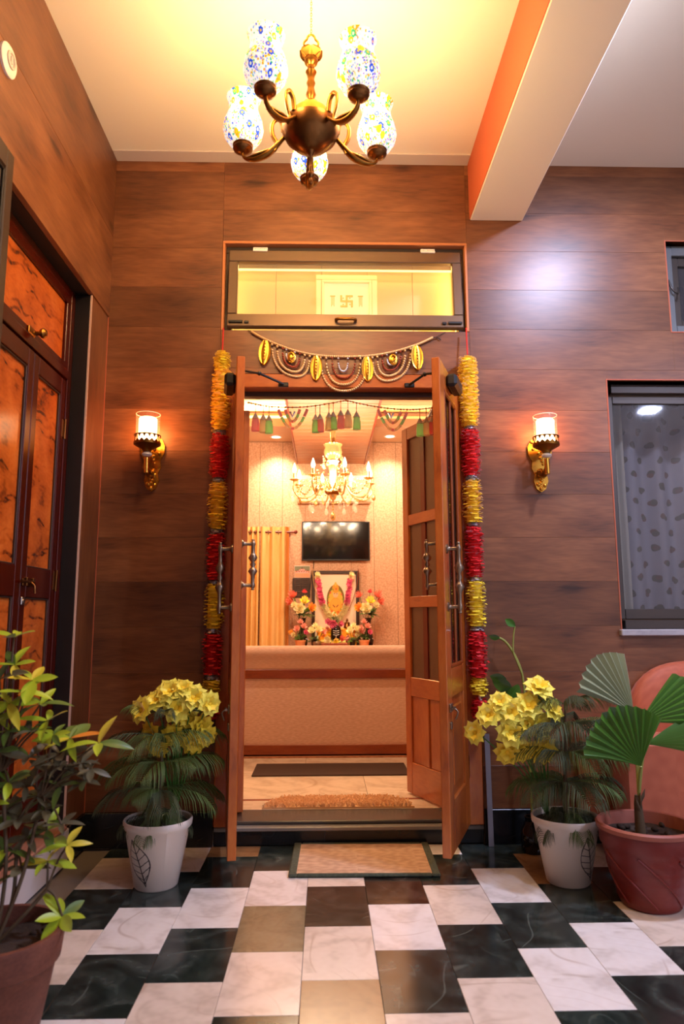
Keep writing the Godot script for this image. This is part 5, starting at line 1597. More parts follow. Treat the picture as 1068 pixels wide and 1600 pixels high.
# ------------------------------------------------------------------ lamps on the porch
func lamps() -> void:
	var cc := Vector3(-0.05, 2.73, 1.1)
	var t := thing("mosaic_chandelier", "brass five-armed chandelier with glowing mosaic glass shades", "chandelier", cc)
	t.scale = Vector3.ONE * 0.92
	var ch := st()
	var n := 22
	for k in n:
		var ring := []
		var y := 0.455 + 0.0125 * k
		for a in 9:
			var c := 0.0035 * cos(TAU * a / 8)
			var w := 0.008 * sin(TAU * a / 8)
			ring.append(Vector3(c if k % 2 else 0.0, y + w, 0.0 if k % 2 else c))
		tube(ch, ring, 0.0013, 5)
	part(t, "chain", ch, M.gold, Transform3D(), "stuff")
	var rose := st()
	lathe(rose, [[0.0, 0.703], [0.02, 0.705], [0.05, 0.719], [0.055, 0.7275], [0.0, 0.7277]], 24)
	part(t, "ceiling_rose", rose, M.oldgold)
	var rg := st()
	var tre := []
	for a in 25:
		var f := TAU * a / 24
		var r := 0.026 + 0.006 * cos(3 * f + PI / 2)
		tre.append(Vector3(r * cos(f), 0.42 + r * sin(f), 0))
	tube(rg, tre, 0.0045, 6)
	part(t, "hanging_ring", rg, M.gold)
	var fl := st()
	for k in 6:
		var bs := Basis(Vector3.UP, TAU * k / 6)
		surf(fl, 5, 4, func(u, v): return bs * Vector3(0.012 + 0.034 * sin(u * PI * 0.55), 0.335 + 0.055 * u - 0.02 * u * u * u, (v - 0.5) * 0.05 * sin(PI * (0.2 + 0.75 * u))))
	part(t, "flower_collar", fl, M.oldgold)
	var s := st()
	lathe(s, [[0.0, 0.385], [0.012, 0.38], [0.014, 0.36], [0.026, 0.345], [0.026, 0.325], [0.014, 0.31], [0.016, 0.295], [0.022, 0.285], [0.016, 0.27], [0.013, 0.25], [0.018, 0.235], [0.013, 0.22], [0.016, 0.20], [0.02, 0.185], [0.014, 0.17], [0.012, 0.15]].map(func(q): return q), 16)
	part(t, "stem", s, M.oldgold)
	var b2 := st()
	lathe(b2, [[0.012, 0.108], [0.032, 0.115], [0.036, 0.132], [0.028, 0.15], [0.012, 0.158]], 24, Transform3D(), 1.0, 0.05, 10)
	part(t, "ribbed_ball", b2, M.gold)
	var co := st()
	lathe(co, [[0.076, 0.062], [0.074, 0.098], [0.070, 0.106], [0.0, 0.112]], 28)
	part(t, "collar", co, M.gold)
	var bw := st()
	lathe(bw, [[0.0, -0.062], [0.03, -0.058], [0.065, -0.038], [0.098, -0.005], [0.114, 0.03], [0.112, 0.048], [0.09, 0.060], [0.074, 0.064]], 36)
	part(t, "bowl", bw, M.bronze)
	var fi := st()
	lathe(fi, [[0.0, -0.20], [0.006, -0.197], [0.009, -0.185], [0.005, -0.172], [0.012, -0.16], [0.012, -0.15], [0.006, -0.14], [0.005, -0.08], [0.012, -0.07], [0.018, -0.06]], 14)
	part(t, "finial", fi, M.bronze)
	var prof := [[0.040, 0.018], [0.058, 0.03], [0.074, 0.055], [0.081, 0.085], [0.076, 0.12], [0.063, 0.155], [0.057, 0.18], [0.060, 0.205], [0.069, 0.228]]
	var inner := []
	for i in range(prof.size() - 1, -1, -1): inner.append([prof[i][0] - 0.003, prof[i][1] + (0.002 if i == 0 else 0.0)])
	var sh := st()
	lathe(sh, prof + inner, 32, Transform3D(), 1.0, 0.0, 0, false)
	var shade := fin(sh)
	# texture scaled over the 0.26 m profile
	M.shade.uv1_scale = Vector3(1.0, 3.4, 1.0)
	for k in 5:
		var a := PI / 2 - PI + TAU * k / 5.0
		var d := Basis(Vector3.UP, a + PI / 2 + 0.10) * Vector3(0, 0, 1)
		d = Vector3(sin(PI + TAU * k / 5.0 + 0.04), 0, cos(PI + TAU * k / 5.0 + 0.04))
		var P := func(r: float, y: float) -> Vector3: return d * r + Vector3(0, y, 0)
		var side := d.cross(Vector3.UP)
		var arm := st()
		tube(arm, spline([P.call(0.10, 0.03), P.call(0.135, -0.005), P.call(0.18, -0.04), P.call(0.235, -0.052), P.call(0.275, -0.038), P.call(0.283, -0.012)], 18), [0.010, 0.011, 0.012, 0.013, 0.014, 0.015, 0.016, 0.017, 0.017, 0.016, 0.015, 0.014, 0.013, 0.012, 0.011, 0.010, 0.009, 0.009, 0.009], 8, 0.6)
		tube(arm, spline([P.call(0.112, 0.045), P.call(0.118, 0.085), P.call(0.138, 0.105), P.call(0.160, 0.085), P.call(0.158, 0.04), P.call(0.140, 0.0), P.call(0.15, -0.03)], 18), 0.006, 8, 1.6)
		for j in 5:
			var w := (j - 2) * 0.008
			tube(arm, spline([P.call(0.16, -0.022) + side * w * 0.4, P.call(0.205, -0.03 - 0.004 * absf(j - 2)) + side * w, P.call(0.262, -0.046) + side * w * 0.5], 8), 0.0045, 6)
		part(t, "arm", arm, M.oldgold)
		var cp := st()
		lathe(cp, [[0.0, -0.016], [0.018, -0.014], [0.036, -0.004], [0.040, 0.004], [0.037, 0.010], [0.041, 0.018], [0.034, 0.024], [0.0, 0.022]], 24, Transform3D(Basis(), P.call(0.283, 0.0)))
		part(t, "shade_cup", cp, M.bronze)
		part(t, "lamp_shade", shade, M.shade, Transform3D(Basis(Vector3.UP, 1.3 * k), P.call(0.283, 0.0)))
		omni(t, P.call(0.283, 0.19), WARM, E_CHAND, 0.03)
	# two wall sconces
	sconce(Vector3(-0.842, 1.80, 0.0), "gilt wall sconce with lit glass cylinder left of the door", 0.035)
	sconce(Vector3(1.068, 1.80, 0.0), "gilt wall sconce with lit glass cylinder between door and large window", 0.0)

func sconce(at: Vector3, label: String, turn: float) -> void:
	var t := thing("wall_sconce", label, "wall lamp", at, "door side sconces")
	var z := 0.115
	# cast backplate: pointed shield with scrolls and grapes
	var out := PackedVector2Array()
	for q in [[0.0, -0.165], [0.022, -0.15], [0.036, -0.11], [0.03, -0.075], [0.044, -0.045], [0.04, -0.01], [0.058, 0.025], [0.06, 0.065], [0.045, 0.095], [0.02, 0.11], [0.0, 0.118], [-0.02, 0.11], [-0.045, 0.095], [-0.06, 0.065], [-0.058, 0.025], [-0.04, -0.01], [-0.044, -0.045], [-0.03, -0.075], [-0.036, -0.11], [-0.022, -0.15]]: out.append(Vector2(q[0], q[1]))
	var s := st()
	extrude(s, out, 0.0, 0.014)
	var rr := RandomNumberGenerator.new()
	rr.seed = 3
	for k in 34:
		var y := rr.randf_range(-0.15, 0.1)
		var w := 0.02 if y < -0.07 else (0.03 if y < 0.0 else 0.045)
		ball(s, Vector3(rr.randf_range(-w, w), y, 0.014), rr.randf_range(0.006, 0.011), 8, 5)
	part(t, "backplate", s, M.gold)
	var a := st()
	tube(a, spline([Vector3(0, -0.06, 0.012), Vector3(0, -0.085, 0.05), Vector3(0, -0.08, 0.09), Vector3(0, -0.05, z)], 12), [0.016, 0.017, 0.018, 0.018, 0.017, 0.016, 0.015, 0.014, 0.013, 0.012, 0.011, 0.011, 0.010], 10)
	for k in 10: ball(a, Vector3(rr.randf_range(-0.018, 0.018), -0.07 + rr.randf_range(-0.02, 0.02), 0.02 + 0.006 * k), 0.008, 8, 5)
	part(t, "arm", a, M.oldgold)
	var pd := st()
	lathe(pd, [[0.0, -0.105], [0.012, -0.104], [0.012, -0.03], [0.0, -0.029]], 14, Transform3D(Basis(), Vector3(0, 0.01, z)))
	part(t, "lower_stem", pd, M.gold)
	var cr := st()
	lathe(cr, [[0.0, -0.02], [0.016, -0.019], [0.024, -0.012], [0.024, -0.006], [0.016, 0.0], [0.0, 0.0]], 18, Transform3D(Basis(), Vector3(0, 0.006, z)))
	part(t, "white_collar", cr, M.white)
	var cp := st()
	lathe(cp, [[0.0, 0.006], [0.018, 0.008], [0.024, 0.02], [0.05, 0.034], [0.063, 0.042], [0.064, 0.052], [0.05, 0.054], [0.0, 0.05]], 28, Transform3D(Basis(), Vector3(0, 0.0, z)))
	part(t, "cup", cp, M.oldgold)
	var gal := st()
	var np := 16
	for k in np:
		var a0 := TAU * k / np
		var a1 := TAU * (k + 0.5) / np
		var a2 := TAU * (k + 1) / np
		for rr2 in [0.062, 0.0605]:
			var A := Vector3(cos(a0) * rr2, 0.052, z + sin(a0) * rr2)
			var B := Vector3(cos(a2) * rr2, 0.052, z + sin(a2) * rr2)
			var C := Vector3(cos(a1) * rr2, 0.064, z + sin(a1) * rr2)
			quad(gal, A, B, C, C, Vector2.ZERO, Vector2.ZERO, Vector2.ZERO, Vector2.ZERO)
			var A2 := Vector3(cos(a0 - 0.12) * rr2, 0.084, z + sin(a0 - 0.12) * rr2)
			var B2 := Vector3(cos(a0 + 0.12) * rr2, 0.084, z + sin(a0 + 0.12) * rr2)
			var C2 := Vector3(cos(a0) * rr2, 0.068, z + sin(a0) * rr2)
			quad(gal, A2, C2, B2, B2, Vector2.ZERO, Vector2.ZERO, Vector2.ZERO, Vector2.ZERO)
	lathe(gal, [[0.0605, 0.083], [0.063, 0.083], [0.063, 0.088], [0.0605, 0.088]], 32, Transform3D(Basis(), Vector3(0, 0, z)))
	part(t, "pierced_gallery", gal, M.oldgold)
	var og := st()
	lathe(og, [[0.056, 0.055], [0.056, 0.192]], 32, Transform3D(Basis(), Vector3(0, 0, z)))
	part(t, "outer_glass", og, M.glass)
	var rim := st()
	var ring := []
	for k in 33: ring.append(Vector3(cos(TAU * k / 32) * 0.056, 0.192, z + sin(TAU * k / 32) * 0.056))
	tube(rim, ring, 0.0016, 6)
	part(t, "glass_rim", rim, M.white)
	var ig := st()
	lathe(ig, [[0.0, 0.056], [0.043, 0.056], [0.043, 0.168], [0.038, 0.174], [0.012, 0.176], [0.0, 0.176]], 28, Transform3D(Basis(), Vector3(0, 0, z)))
	part(t, "lamp_shade", ig, glow(c8(255, 222, 170), 4.0))
	omni(t, Vector3(0, 0.12, z), c8(255, 150, 60), E_SCONCE, 0.04)

# ------------------------------------------------------------------ mats and the seat on the right
func mats_and_seat() -> void:
	var m := thing("door_mat", "beige rectangular door mat with dark green border on the porch floor", "door mat", Vector3(0.165, 0.0005, 0.205))
	m.rotation.y = -0.02
	var s := st()
	surf(s, 24, 16, func(u, v): return Vector3(-0.275 + 0.55 * u, 0.011 + 0.0015 * sin(u * 19.0) * sin(v * 13.0), 0.185 - 0.37 * v))
	abox(s, Vector3(-0.275, 0.001, -0.185), Vector3(0.275, 0.009, 0.185), 0.002, 0)
	part(m, "pile", s, M.mat_beige)
	var b := st()
	abox(b, Vector3(-0.305, 0.0, -0.205), Vector3(-0.27, 0.013, 0.205), 0.005)
	abox(b, Vector3(0.27, 0.0, -0.205), Vector3(0.305, 0.013, 0.205), 0.005)
	abox(b, Vector3(-0.27, 0.0, -0.205), Vector3(0.27, 0.013, -0.183), 0.005)
	abox(b, Vector3(-0.27, 0.0, 0.183), Vector3(0.27, 0.013, 0.205), 0.005)
	part(m, "border", b, M.mat_green)
	var i := thing("shag_mat", "small tan shaggy half-round mat just inside the threshold", "door mat", Vector3(0.07, 0.1, -0.235))
	var poly := PackedVector2Array()
	poly.append(Vector2(-0.375, 0.0))
	poly.append(Vector2(0.375, 0.0))
	for k in 21:
		var a := PI * k / 20.0
		poly.append(Vector2(cos(a) * (0.30 + 0.075 * sin(a) * 0.2 + 0.06 * (1 - sin(a))), 0.02 + 0.16 * minf(1.0, sin(a) * 1.6)))
	var bs := st()
	extrude(bs, poly, 0.0, 0.008, Transform3D(Basis(Vector3(1, 0, 0), Vector3(0, 0, -1), Vector3(0, 1, 0)), Vector3(0, 0.0003, 0)))
	part(i, "backing", bs, M.shag2)
	for q in [[M.shag, 1], [M.shag2, 2]]:
		var ts := st()
		for k in 1500:
			var p := Vector2(rng.randf_range(-0.37, 0.37), rng.randf_range(0.0, 0.185))
			if not Geometry2D.is_point_in_polygon(p, poly): continue
			var c := Vector3(p.x, 0.006, -p.y)
			var d := Vector3(rng.randf_range(-0.012, 0.012), rng.randf_range(0.010, 0.022), rng.randf_range(-0.012, 0.012))
			var w := Vector3(0.003, 0, 0.002)
			quad(ts, c - w, c + w, c + d + w, c + d - w, Vector2.ZERO, Vector2.RIGHT, Vector2.ONE, Vector2.DOWN)
		part(i, "pile", ts, q[0], Transform3D(), "stuff")
	var so := thing("armchair", "rounded orange upholstered armchair at the right edge under the window", "armchair", Vector3(1.75, 0.0, 0.12))
	var bk := st()
	surf(bk, 20, 24, func(u, v):
		var a: float = PI * v
		var x: float = (u - 0.5) * 2.0
		var e: float = pow(maxf(1.0 - pow(absf(x), 3.0), 0.0), 0.4)
		var zz: float = cos(a)
		var rz: float = 0.085
		return Vector3(0.04 + 0.39 * x, 0.42 + 0.40 * e * pow(sin(a), 0.55), -0.10 + rz * zz * (0.4 + 0.6 * e)))
	part(so, "back_cushion", bk, M.sofa_orange)
	for x in [-0.43, 0.43]:
		var ar := st()
		rbox(ar, Vector3(x, 0.30, 0.03), Vector3(0.27, 0.50, 0.44), 0.05)
		part(so, "armrest", ar, M.sofa_orange)
	part(so, "side_panel", mbox(Vector3(-0.575, 0.05, 0.251), Vector3(0.575, 0.555, 0.36), 0.045), M.sofa_orange)
	part(so, "seat_cushion", mbox(Vector3(-0.294, 0.26, -0.1), Vector3(0.294, 0.45, 0.25), 0.05), M.sofa_orange)
	part(so, "seat_base", mbox(Vector3(-0.294, 0.06, -0.18), Vector3(0.294, 0.258, 0.24), 0.01), M.sofa_orange)
	for x in [-0.38, 0.38]:
		for z in [-0.14, 0.2]:
			var lg := st()
			lathe(lg, [[0.0, 0.0], [0.018, 0.0], [0.025, 0.052], [0.0, 0.053]], 12, Transform3D(Basis(), Vector3(x, 0.0, z)))
			part(so, "leg", lg, M.darkwood)
	var g := thing("grey_strip", "thin grey strip leaning on the skirting by the right door jamb", "strip", Vector3(0.756, 0.0, 0.042))
	var gs := st()
	rbox(gs, Vector3(0, 0.245, 0), Vector3(0.024, 0.49, 0.006), 0.001, rot(Vector3(1, 0, 0), -0.045))
	part(g, "bar", gs, M.greystrip)

# ------------------------------------------------------------------ pots and plants
func white_pot(at: Vector3, label: String, turn: float) -> Node3D:
	var t := thing("plant_pot", label, "plant pot", at, "white leaf-print pots")
	t.rotation.y = turn
	var s := st()
	lathe(s, [[0.0, 0.0], [0.078, 0.0], [0.084, 0.006], [0.124, 0.215], [0.132, 0.224], [0.134, 0.244], [0.130, 0.250], [0.124, 0.246], [0.120, 0.222], [0.0, 0.221]], 40)
	part(t, "pot", s, M.whitepot)
	var so := st()
	surf(so, 24, 6, func(u, v): return Vector3(cos(TAU * u) * 0.121 * v, 0.226 + 0.006 * sin(u * 40.0) * v * (1 - v) * 4.0 + 0.012 * (1 - v), sin(TAU * u) * 0.121 * v))
	part(t, "soil", so, M.soil)
	return t

func pine_frond(len: float, droop: float, sd: int) -> ArrayMesh:
	var r := RandomNumberGenerator.new()
	r.seed = sd
	var s := st()
	var pts := []
	for k in 9:
		var f := k / 8.0
		pts.append(Vector3(len * f * (1.0 - 0.12 * f * f), 0.10 * len * sin(f * 2.2) - droop * len * f * f, 0))
	tube(s, pts, [0.004, 0.004, 0.0035, 0.003, 0.003, 0.0025, 0.002, 0.002, 0.0015], 5)
	for k in range(2, 26):
		var f := k / 26.0
		var i := mini(int(f * 8.0), 7)
		var p: Vector3 = pts[i].lerp(pts[i + 1], f * 8.0 - i)
		var l := len * 0.42 * sin(PI * (0.18 + 0.78 * f)) * r.randf_range(0.85, 1.1)
		for sg in [-1.0, 1.0]:
			var q1 := p + Vector3(l * 0.35, l * 0.02, sg * l * 0.35)
			var q2 := p + Vector3(l * 0.62, -l * 0.34, sg * l * 0.52)
			var q3 := p + Vector3(l * 0.72, -l * 0.80, sg * l * 0.58)
			tube(s, [p, q1, q2, q3], [0.004, 0.0085, 0.0075, 0.0015], 5, 0.55)
	return fin(s)

func pine(at: Vector3, label: String, h: float, tiers: Array, lean: Vector3) -> void:
	var t := thing("potted_pine", label, "plant", at, "drooping pine plants")
	var s := st()
	tube(s, spline([Vector3.ZERO, lean * 0.3 + Vector3(0, h * 0.35, 0), lean * 0.7 + Vector3(0, h * 0.7, 0), lean + Vector3(0, h, 0)], 10), [0.009, 0.009, 0.008, 0.008, 0.007, 0.007, 0.006, 0.005, 0.005, 0.004, 0.003], 7)
	part(t, "trunk", s, M.stem)
	var fr := [pine_frond(1.0, 0.30, 5), pine_frond(1.0, 0.45, 6), pine_frond(1.0, 0.18, 7)]
	for q in tiers:
		var n: int = q[2]
		for k in n:
			var a: float = TAU * k / n + q[3] + rng.randf_range(-0.2, 0.2)
			var l: float = q[1] * rng.randf_range(0.85, 1.12)
			var bs := Basis(Vector3.UP, a) * Basis(Vector3(0, 0, 1), rng.randf_range(-0.08, 0.14) + q[4])
			part(t, "frond", fr[rng.randi() % 3], M.pine if rng.randf() < 0.6 else M.pine_dark, Transform3D(bs.scaled(Vector3.ONE * l), lean * (q[0] / h) + Vector3(0, q[0], 0)))

func flower_head(parent: Node, at: Vector3, d: Vector3, r: float, deep: bool, petal: ArrayMesh, petal2: ArrayMesh) -> void:
	var bs := Basis(Quaternion(Vector3.UP, d.normalized()))
	var s := st()
	lathe(s, [[0.0, -0.006], [r * 0.16, 0.0], [r * 0.2, r * 0.12], [r * 0.12, r * 0.24], [0.0, r * 0.26]], 10, Transform3D(), 1.0, 0.06, 5)
	var head := part(parent, "flower", s, M.yellow_deep, Transform3D(bs, at))
	for l in 2:
		var n := 9 - 2 * l
		for i in n:
			var pb := Basis(Vector3.UP, TAU * (i + 0.5 * l) / n + rng.randf_range(-0.12, 0.12)) * Basis(Vector3(0, 0, 1), 0.12 + 0.55 * l + rng.randf_range(-0.12, 0.15))
			part(head, "petal", petal if (i + l) % 2 else petal2, M.petal_deep if (deep or l == 1 and i % 2 == 0) else M.petal, Transform3D(pb.scaled(Vector3.ONE * r * (1.0 - 0.22 * l)), Vector3.ZERO))

func petal_mesh(sd: float) -> ArrayMesh:
	var s := st()
	surf(s, 6, 4, func(u, v):
		var x: float = (v - 0.5) * 2.0
		var w: float = 0.38 * pow(sin(PI * clampf(0.05 + 0.93 * u, 0.0, 1.0)), 0.75)
		var tip: float = 1.0 - 0.10 * x * x - 0.05 * cos(x * 7.0 + sd) * u
		return Vector3(0.08 + 0.92 * u * tip, 0.16 * sin(u * 2.4) - 0.10 * u * u + 0.07 * x * x * u + 0.02 * cos(x * 8.0) * u, x * w))
	return fin(s)

func bunch(at: Vector3, label: String, heads: Array) -> void:
	var t := thing("yellow_flower_bunch", label, "flowers", at, "yellow flower bunches")
	var p1 := petal_mesh(0.4)
	var p2 := petal_mesh(2.1)
	for q in heads:
		var o: Vector3 = q[0] - at
		flower_head(t, o, q[1], q[2], q.size() > 3, p1, p2)
		var s := st()
		tube(s, spline([Vector3(0, 0, 0), Vector3(o.x * 0.4, o.y * 0.55, o.z * 0.3), o - q[1].normalized() * 0.004], 6), 0.0028, 5)
		part(t, "stalk", s, M.green)

func leaf_mesh(w: float, bend: float, fold: float) -> ArrayMesh:
	var s := st()
	surf(s, 7, 4, func(u, v):
		var x: float = (v - 0.5) * 2.0
		var ww: float = w * pow(sin(PI * clampf(0.04 + 0.95 * u, 0.0, 1.0)), 0.85)
		if u > 0.99: ww = 0.002
		return Vector3(u, bend * u * u + fold * absf(x) * ww, x * ww))
	return fin(s)

func plants() -> void:
	# left white pot
	white_pot(Vector3(-0.654, 0.0, 0.458), "white leaf-print plant pot left of the door", -1.07)
	pine(Vector3(-0.654, 0.236, 0.458), "dark drooping pine plant in the white pot left of the door", 0.40, [[0.03, 0.16, 6, 0.2, -0.2], [0.12, 0.25, 7, 0.7, 0.0], [0.22, 0.25, 7, 0.1, 0.1], [0.32, 0.24, 7, 0.5, 0.15], [0.40, 0.16, 4, 0.3, 0.4]], Vector3(0.01, 0, 0))
	var fz := 0.47
	var F := []
	for q in [[-0.723, 0.665, -0.5, 0.2, 0.060], [-0.615, 0.735, -0.1, 0.6, 0.062], [-0.588, 0.672, 0.05, 0.2, 0.066], [-0.525, 0.712, 0.2, 0.4, 0.064], [-0.462, 0.690, 0.7, 0.1, 0.056], [-0.565, 0.745, 0.1, 0.9, 0.05], [-0.668, 0.70, -0.3, 0.6, 0.055], [-0.555, 0.628, 0.1, -0.2, 0.056], [-0.50, 0.60, 0.5, -0.2, 0.056], [-0.69, 0.575, -0.5, -0.3, 0.055], [-0.525, 0.535, 0.2, -0.5, 0.058], [-0.665, 0.52, -0.3, -0.5, 0.055], [-0.605, 0.565, 0.0, -0.2, 0.055], [-0.475, 0.56, 0.6, -0.2, 0.05]]:
		var n := Vector3(q[2], q[3], 0.9)
		F.append([Vector3(q[0], q[1], fz + (0.02 if q[3] > 0.0 else -0.02)), n, q[4]] + ([1] if q[3] < -0.1 else []))
	bunch(Vector3(-0.60, 0.236, 0.43), "bunch of yellow cloth flowers in the pine left of the door", F)
	# right white pot
	white_pot(Vector3(0.958, 0.0, 0.475), "white leaf-print plant pot beside the red pot", 0.0)
	pine(Vector3(0.958, 0.232, 0.475), "dark drooping pine plant beside the red pot", 0.44, [[0.04, 0.17, 6, 0.5, -0.3], [0.14, 0.26, 7, 0.2, 0.0], [0.25, 0.27, 7, 0.6, 0.1], [0.36, 0.27, 8, 0.3, 0.1], [0.44, 0.2, 5, 0.9, 0.25]], Vector3(0.02, 0, 0))
	F = []
	for q in [[0.655, 0.640, -0.5, 0.3, 0.056], [0.610, 0.570, -0.8, 0.0, 0.054], [0.738, 0.655, -0.2, 0.2, 0.070], [0.860, 0.742, 0.1, 1.1, 0.066], [0.742, 0.575, -0.1, 0.1, 0.070], [0.700, 0.690, -0.3, 0.6, 0.05], [0.873, 0.505, 0.1, -0.2, 0.068], [0.905, 0.66, 0.6, 0.5, 0.058], [0.812, 0.675, 0.0, 0.5, 0.066], [0.735, 0.495, -0.2, -0.3, 0.06], [0.79, 0.50, 0.0, -0.3, 0.055], [0.852, 0.60, 0.2, 0.1, 0.06], [0.80, 0.61, 0.0, 0.1, 0.06]]:
		var n := Vector3(q[2], q[3], 0.9)
		F.append([Vector3(q[0], q[1], 0.50 + (0.02 if q[3] > 0.0 else -0.02)), n, q[4]] + ([1] if q[3] < -0.1 else []))
	bunch(Vector3(0.90, 0.232, 0.44), "bunch of yellow cloth flowers in the pine beside the red pot", F)
	# trailing vine behind it
	var v := thing("money_plant", "thin trailing green vine climbing above the yellow flowers by the wall", "plant", Vector3(0.925, 0.0, 0.12))
	var base := Vector3(0.925, 0.0, 0.12)
	var vs := st()
	var line1 := spline([Vector3(0.0, 0.08, 0.0), Vector3(0.002, 0.45, -0.01), Vector3(0.917, 0.705, 0.1) - base, Vector3(0.905, 0.79, 0.1) - base, Vector3(0.873, 0.866, 0.1) - base, Vector3(0.838, 0.915, 0.1) - base, Vector3(0.81, 0.932, 0.1) - base], 22)
	tube(vs, line1, 0.006, 7)
	tube(vs, spline([Vector3(0.908, 0.77, 0.106) - base, Vector3(0.885, 0.83, 0.108) - base, Vector3(0.873, 0.87, 0.104) - base, Vector3(0.878, 0.94, 0.1) - base, Vector3(0.886, 0.985, 0.1) - base], 14), 0.004, 6)
	part(v, "stem", vs, M.greenstem)
	var hl := leaf_mesh(0.32, -0.15, 0.25)
	for q in [[0.886, 0.985, 2.5, 0.055, 0.2], [0.812, 0.932, 3.0, 0.05, -0.2], [0.86, 0.70, 2.7, 0.10, 0.0], [0.875, 0.70, 3.6, 0.085, 0.1], [0.835, 0.745, 3.0, 0.075, 0.0], [0.89, 0.72, 4.2, 0.10, 0.2]]:
		part(v, "leaf", hl, M.palm if q[1] < 0.9 else M.green, Transform3D((Basis(Vector3(0, 0, 1), q[2]) * Basis(Vector3(1, 0, 0), 1.2 + q[4])).scaled(Vector3.ONE * q[3]), Vector3(q[0], q[1], 0.105) - base))
	var jar := thing("vine_jar", "small dark jar on the floor holding the trailing vine", "jar", Vector3(0.925, 0.0, 0.12))
	var js := st()
	lathe(js, [[0.0, 0.0], [0.045, 0.0], [0.055, 0.03], [0.05, 0.10], [0.03, 0.13], [0.034, 0.15], [0.028, 0.15], [0.024, 0.13], [0.04, 0.09], [0.04, 0.02], [0.0, 0.02]], 20)
	part(jar, "body", js, M.blackgloss)
	# red pot with fan palm
	var rp := thing("plant_pot", "large ribbed brick-red plant pot at the right edge", "plant pot", Vector3(1.182, 0.0, 0.700))
	var rs := st()
	var prof := [[0.0, 0.0], [0.098, 0.0], [0.106, 0.008]]
	for k in 15: prof.append([0.110 + 0.045 * (k / 14.0) + 0.0018 * sin(k * 2.2), 0.02 + 0.165 * k / 14.0])
	prof += [[0.158, 0.20], [0.166, 0.212], [0.168, 0.262]]
	lathe(rs, prof, 48, Transform3D(), 1.0, 0.0, 0, false)
	for k in 7:
		var pts := []
		for j in 11:
			var f := j / 10.0
			var a := TAU * k / 7.0 + 1.3 * f
			var r := 0.110 + 0.046 * f + 0.001
			pts.append(Vector3(cos(a) * r, 0.02 + 0.17 * f, sin(a) * r))
		tube(rs, pts, 0.0045, 6)
	part(rp, "pot", rs, M.redpot)
	var rm := st()
	lathe(rm, [[0.166, 0.258], [0.176, 0.262], [0.178, 0.276], [0.172, 0.282], [0.158, 0.280], [0.152, 0.25], [0.150, 0.22]], 48)
	part(rp, "rim", rm, M.redrim)
	var sl := st()
	surf(sl, 30, 7, func(u, w): return Vector3(cos(TAU * u) * 0.152 * w, 0.238 + 0.012 * sin(u * 37.0 + w * 9.0) * w * (1.2 - w), sin(TAU * u) * 0.152 * w))
	for k in 14: ball(sl, Vector3(rng.randf_range(-0.1, 0.1), 0.246, rng.randf_range(-0.1, 0.1)), Vector3(rng.randf_range(0.008, 0.02), 0.01, rng.randf_range(0.008, 0.02)), 7, 4)
	part(rp, "soil", sl, M.soil)
	var fp := thing("fan_palm", "fan palm with pleated round leaves in the red pot", "plant", Vector3(1.160, 0.236, 0.700))
	var ts := st()
	tube(ts, [Vector3(0, 0.0, 0), Vector3(-0.002, 0.05, 0), Vector3(-0.004, 0.11, 0.0), Vector3(-0.004, 0.14, 0)], [0.019, 0.017, 0.014, 0.01], 10)
	for k in 3: tube(ts, [Vector3(0.0, 0.07 + 0.02 * k, 0), Vector3(0.012 * (k - 1), 0.10 + 0.02 * k, 0.012), Vector3(0.018 * (k - 1), 0.135 + 0.015 * k, 0.016)], [0.013, 0.011, 0.002], 7, 0.5)
	part(fp, "trunk", ts, M.stem)
	var o := Vector3(1.160, 0.236, 0.700)
	# [hub, direction of the middle rib, plane normal, radius, half angle, material]
	var leaves := [
		[Vector3(1.150, 0.49, 0.76), Vector3(-0.42, 0.85, 0.05), Vector3(-0.1, 0.0, 1.0), 0.235, 0.85, M.palm, 12],
		[Vector3(1.205, 0.655, 0.60), Vector3(-0.50, 0.80, -0.02), Vector3(0.1, 0.35, 1.0), 0.26, 0.58, M.palm_grey, 9],
		[Vector3(1.20, 0.63, 0.66), Vector3(0.85, 0.45, 0.1), Vector3(-0.3, 0.5, 0.8), 0.27, 0.50, M.palm, 8],
		[Vector3(1.19, 0.56, 0.72), Vector3(0.98, 0.3, 0.25), Vector3(0.1, 0.8, 0.6), 0.25, 0.5, M.palm, 8]]
	for L in leaves:
		var hub: Vector3 = L[0] - o
		var dm: Vector3 = L[1].normalized()
		var nn: Vector3 = (L[2] - dm * L[2].dot(dm)).normalized()
		var sx: Vector3 = dm.cross(nn).normalized()
		var nseg: int = L[6]
		var ss := st()
		tube(ss, spline([Vector3(0, 0.12, 0), Vector3(0, 0.12, 0).lerp(hub, 0.5) + Vector3(0, 0.02, 0.0), hub], 8), 0.0045, 6)
		var stalk := part(fp, "leaf_stalk", ss, M.greenstem)
		for k in nseg:
			var a0: float = lerpf(-L[4], L[4], float(k) / nseg)
			var a1: float = lerpf(-L[4], L[4], float(k + 1) / nseg)
			var am := (a0 + a1) / 2
			var rad: float = L[3] * (0.86 + 0.14 * cos(am * 1.2))
			var fs := st()
			surf(fs, 8, 2, func(u, w):
				var a: float = lerpf(a0, a1, w)
				var d: Vector3 = dm * cos(a) + sx * sin(a)
				var pleat: float = 0.018 * u * (1.0 if w == 0.5 else 0.0) 
				var rr: float = rad * u * (0.985 if w == 0.5 else 1.0)
				return hub + d * rr + nn * (pleat - 0.05 * u * u * rad * 4.0 * 0.25) + Vector3(0, -0.04 * u * u * absf(a), 0)
				, false)
			part(stalk, "leaf_segment", fs, L[5])
	# terracotta pot with the bushy shrub, front left
	var tp := thing("plant_pot", "dull brown terracotta plant pot in the front left corner", "plant pot", Vector3(-0.80, 0.0, 1.53))
	var tps := st()
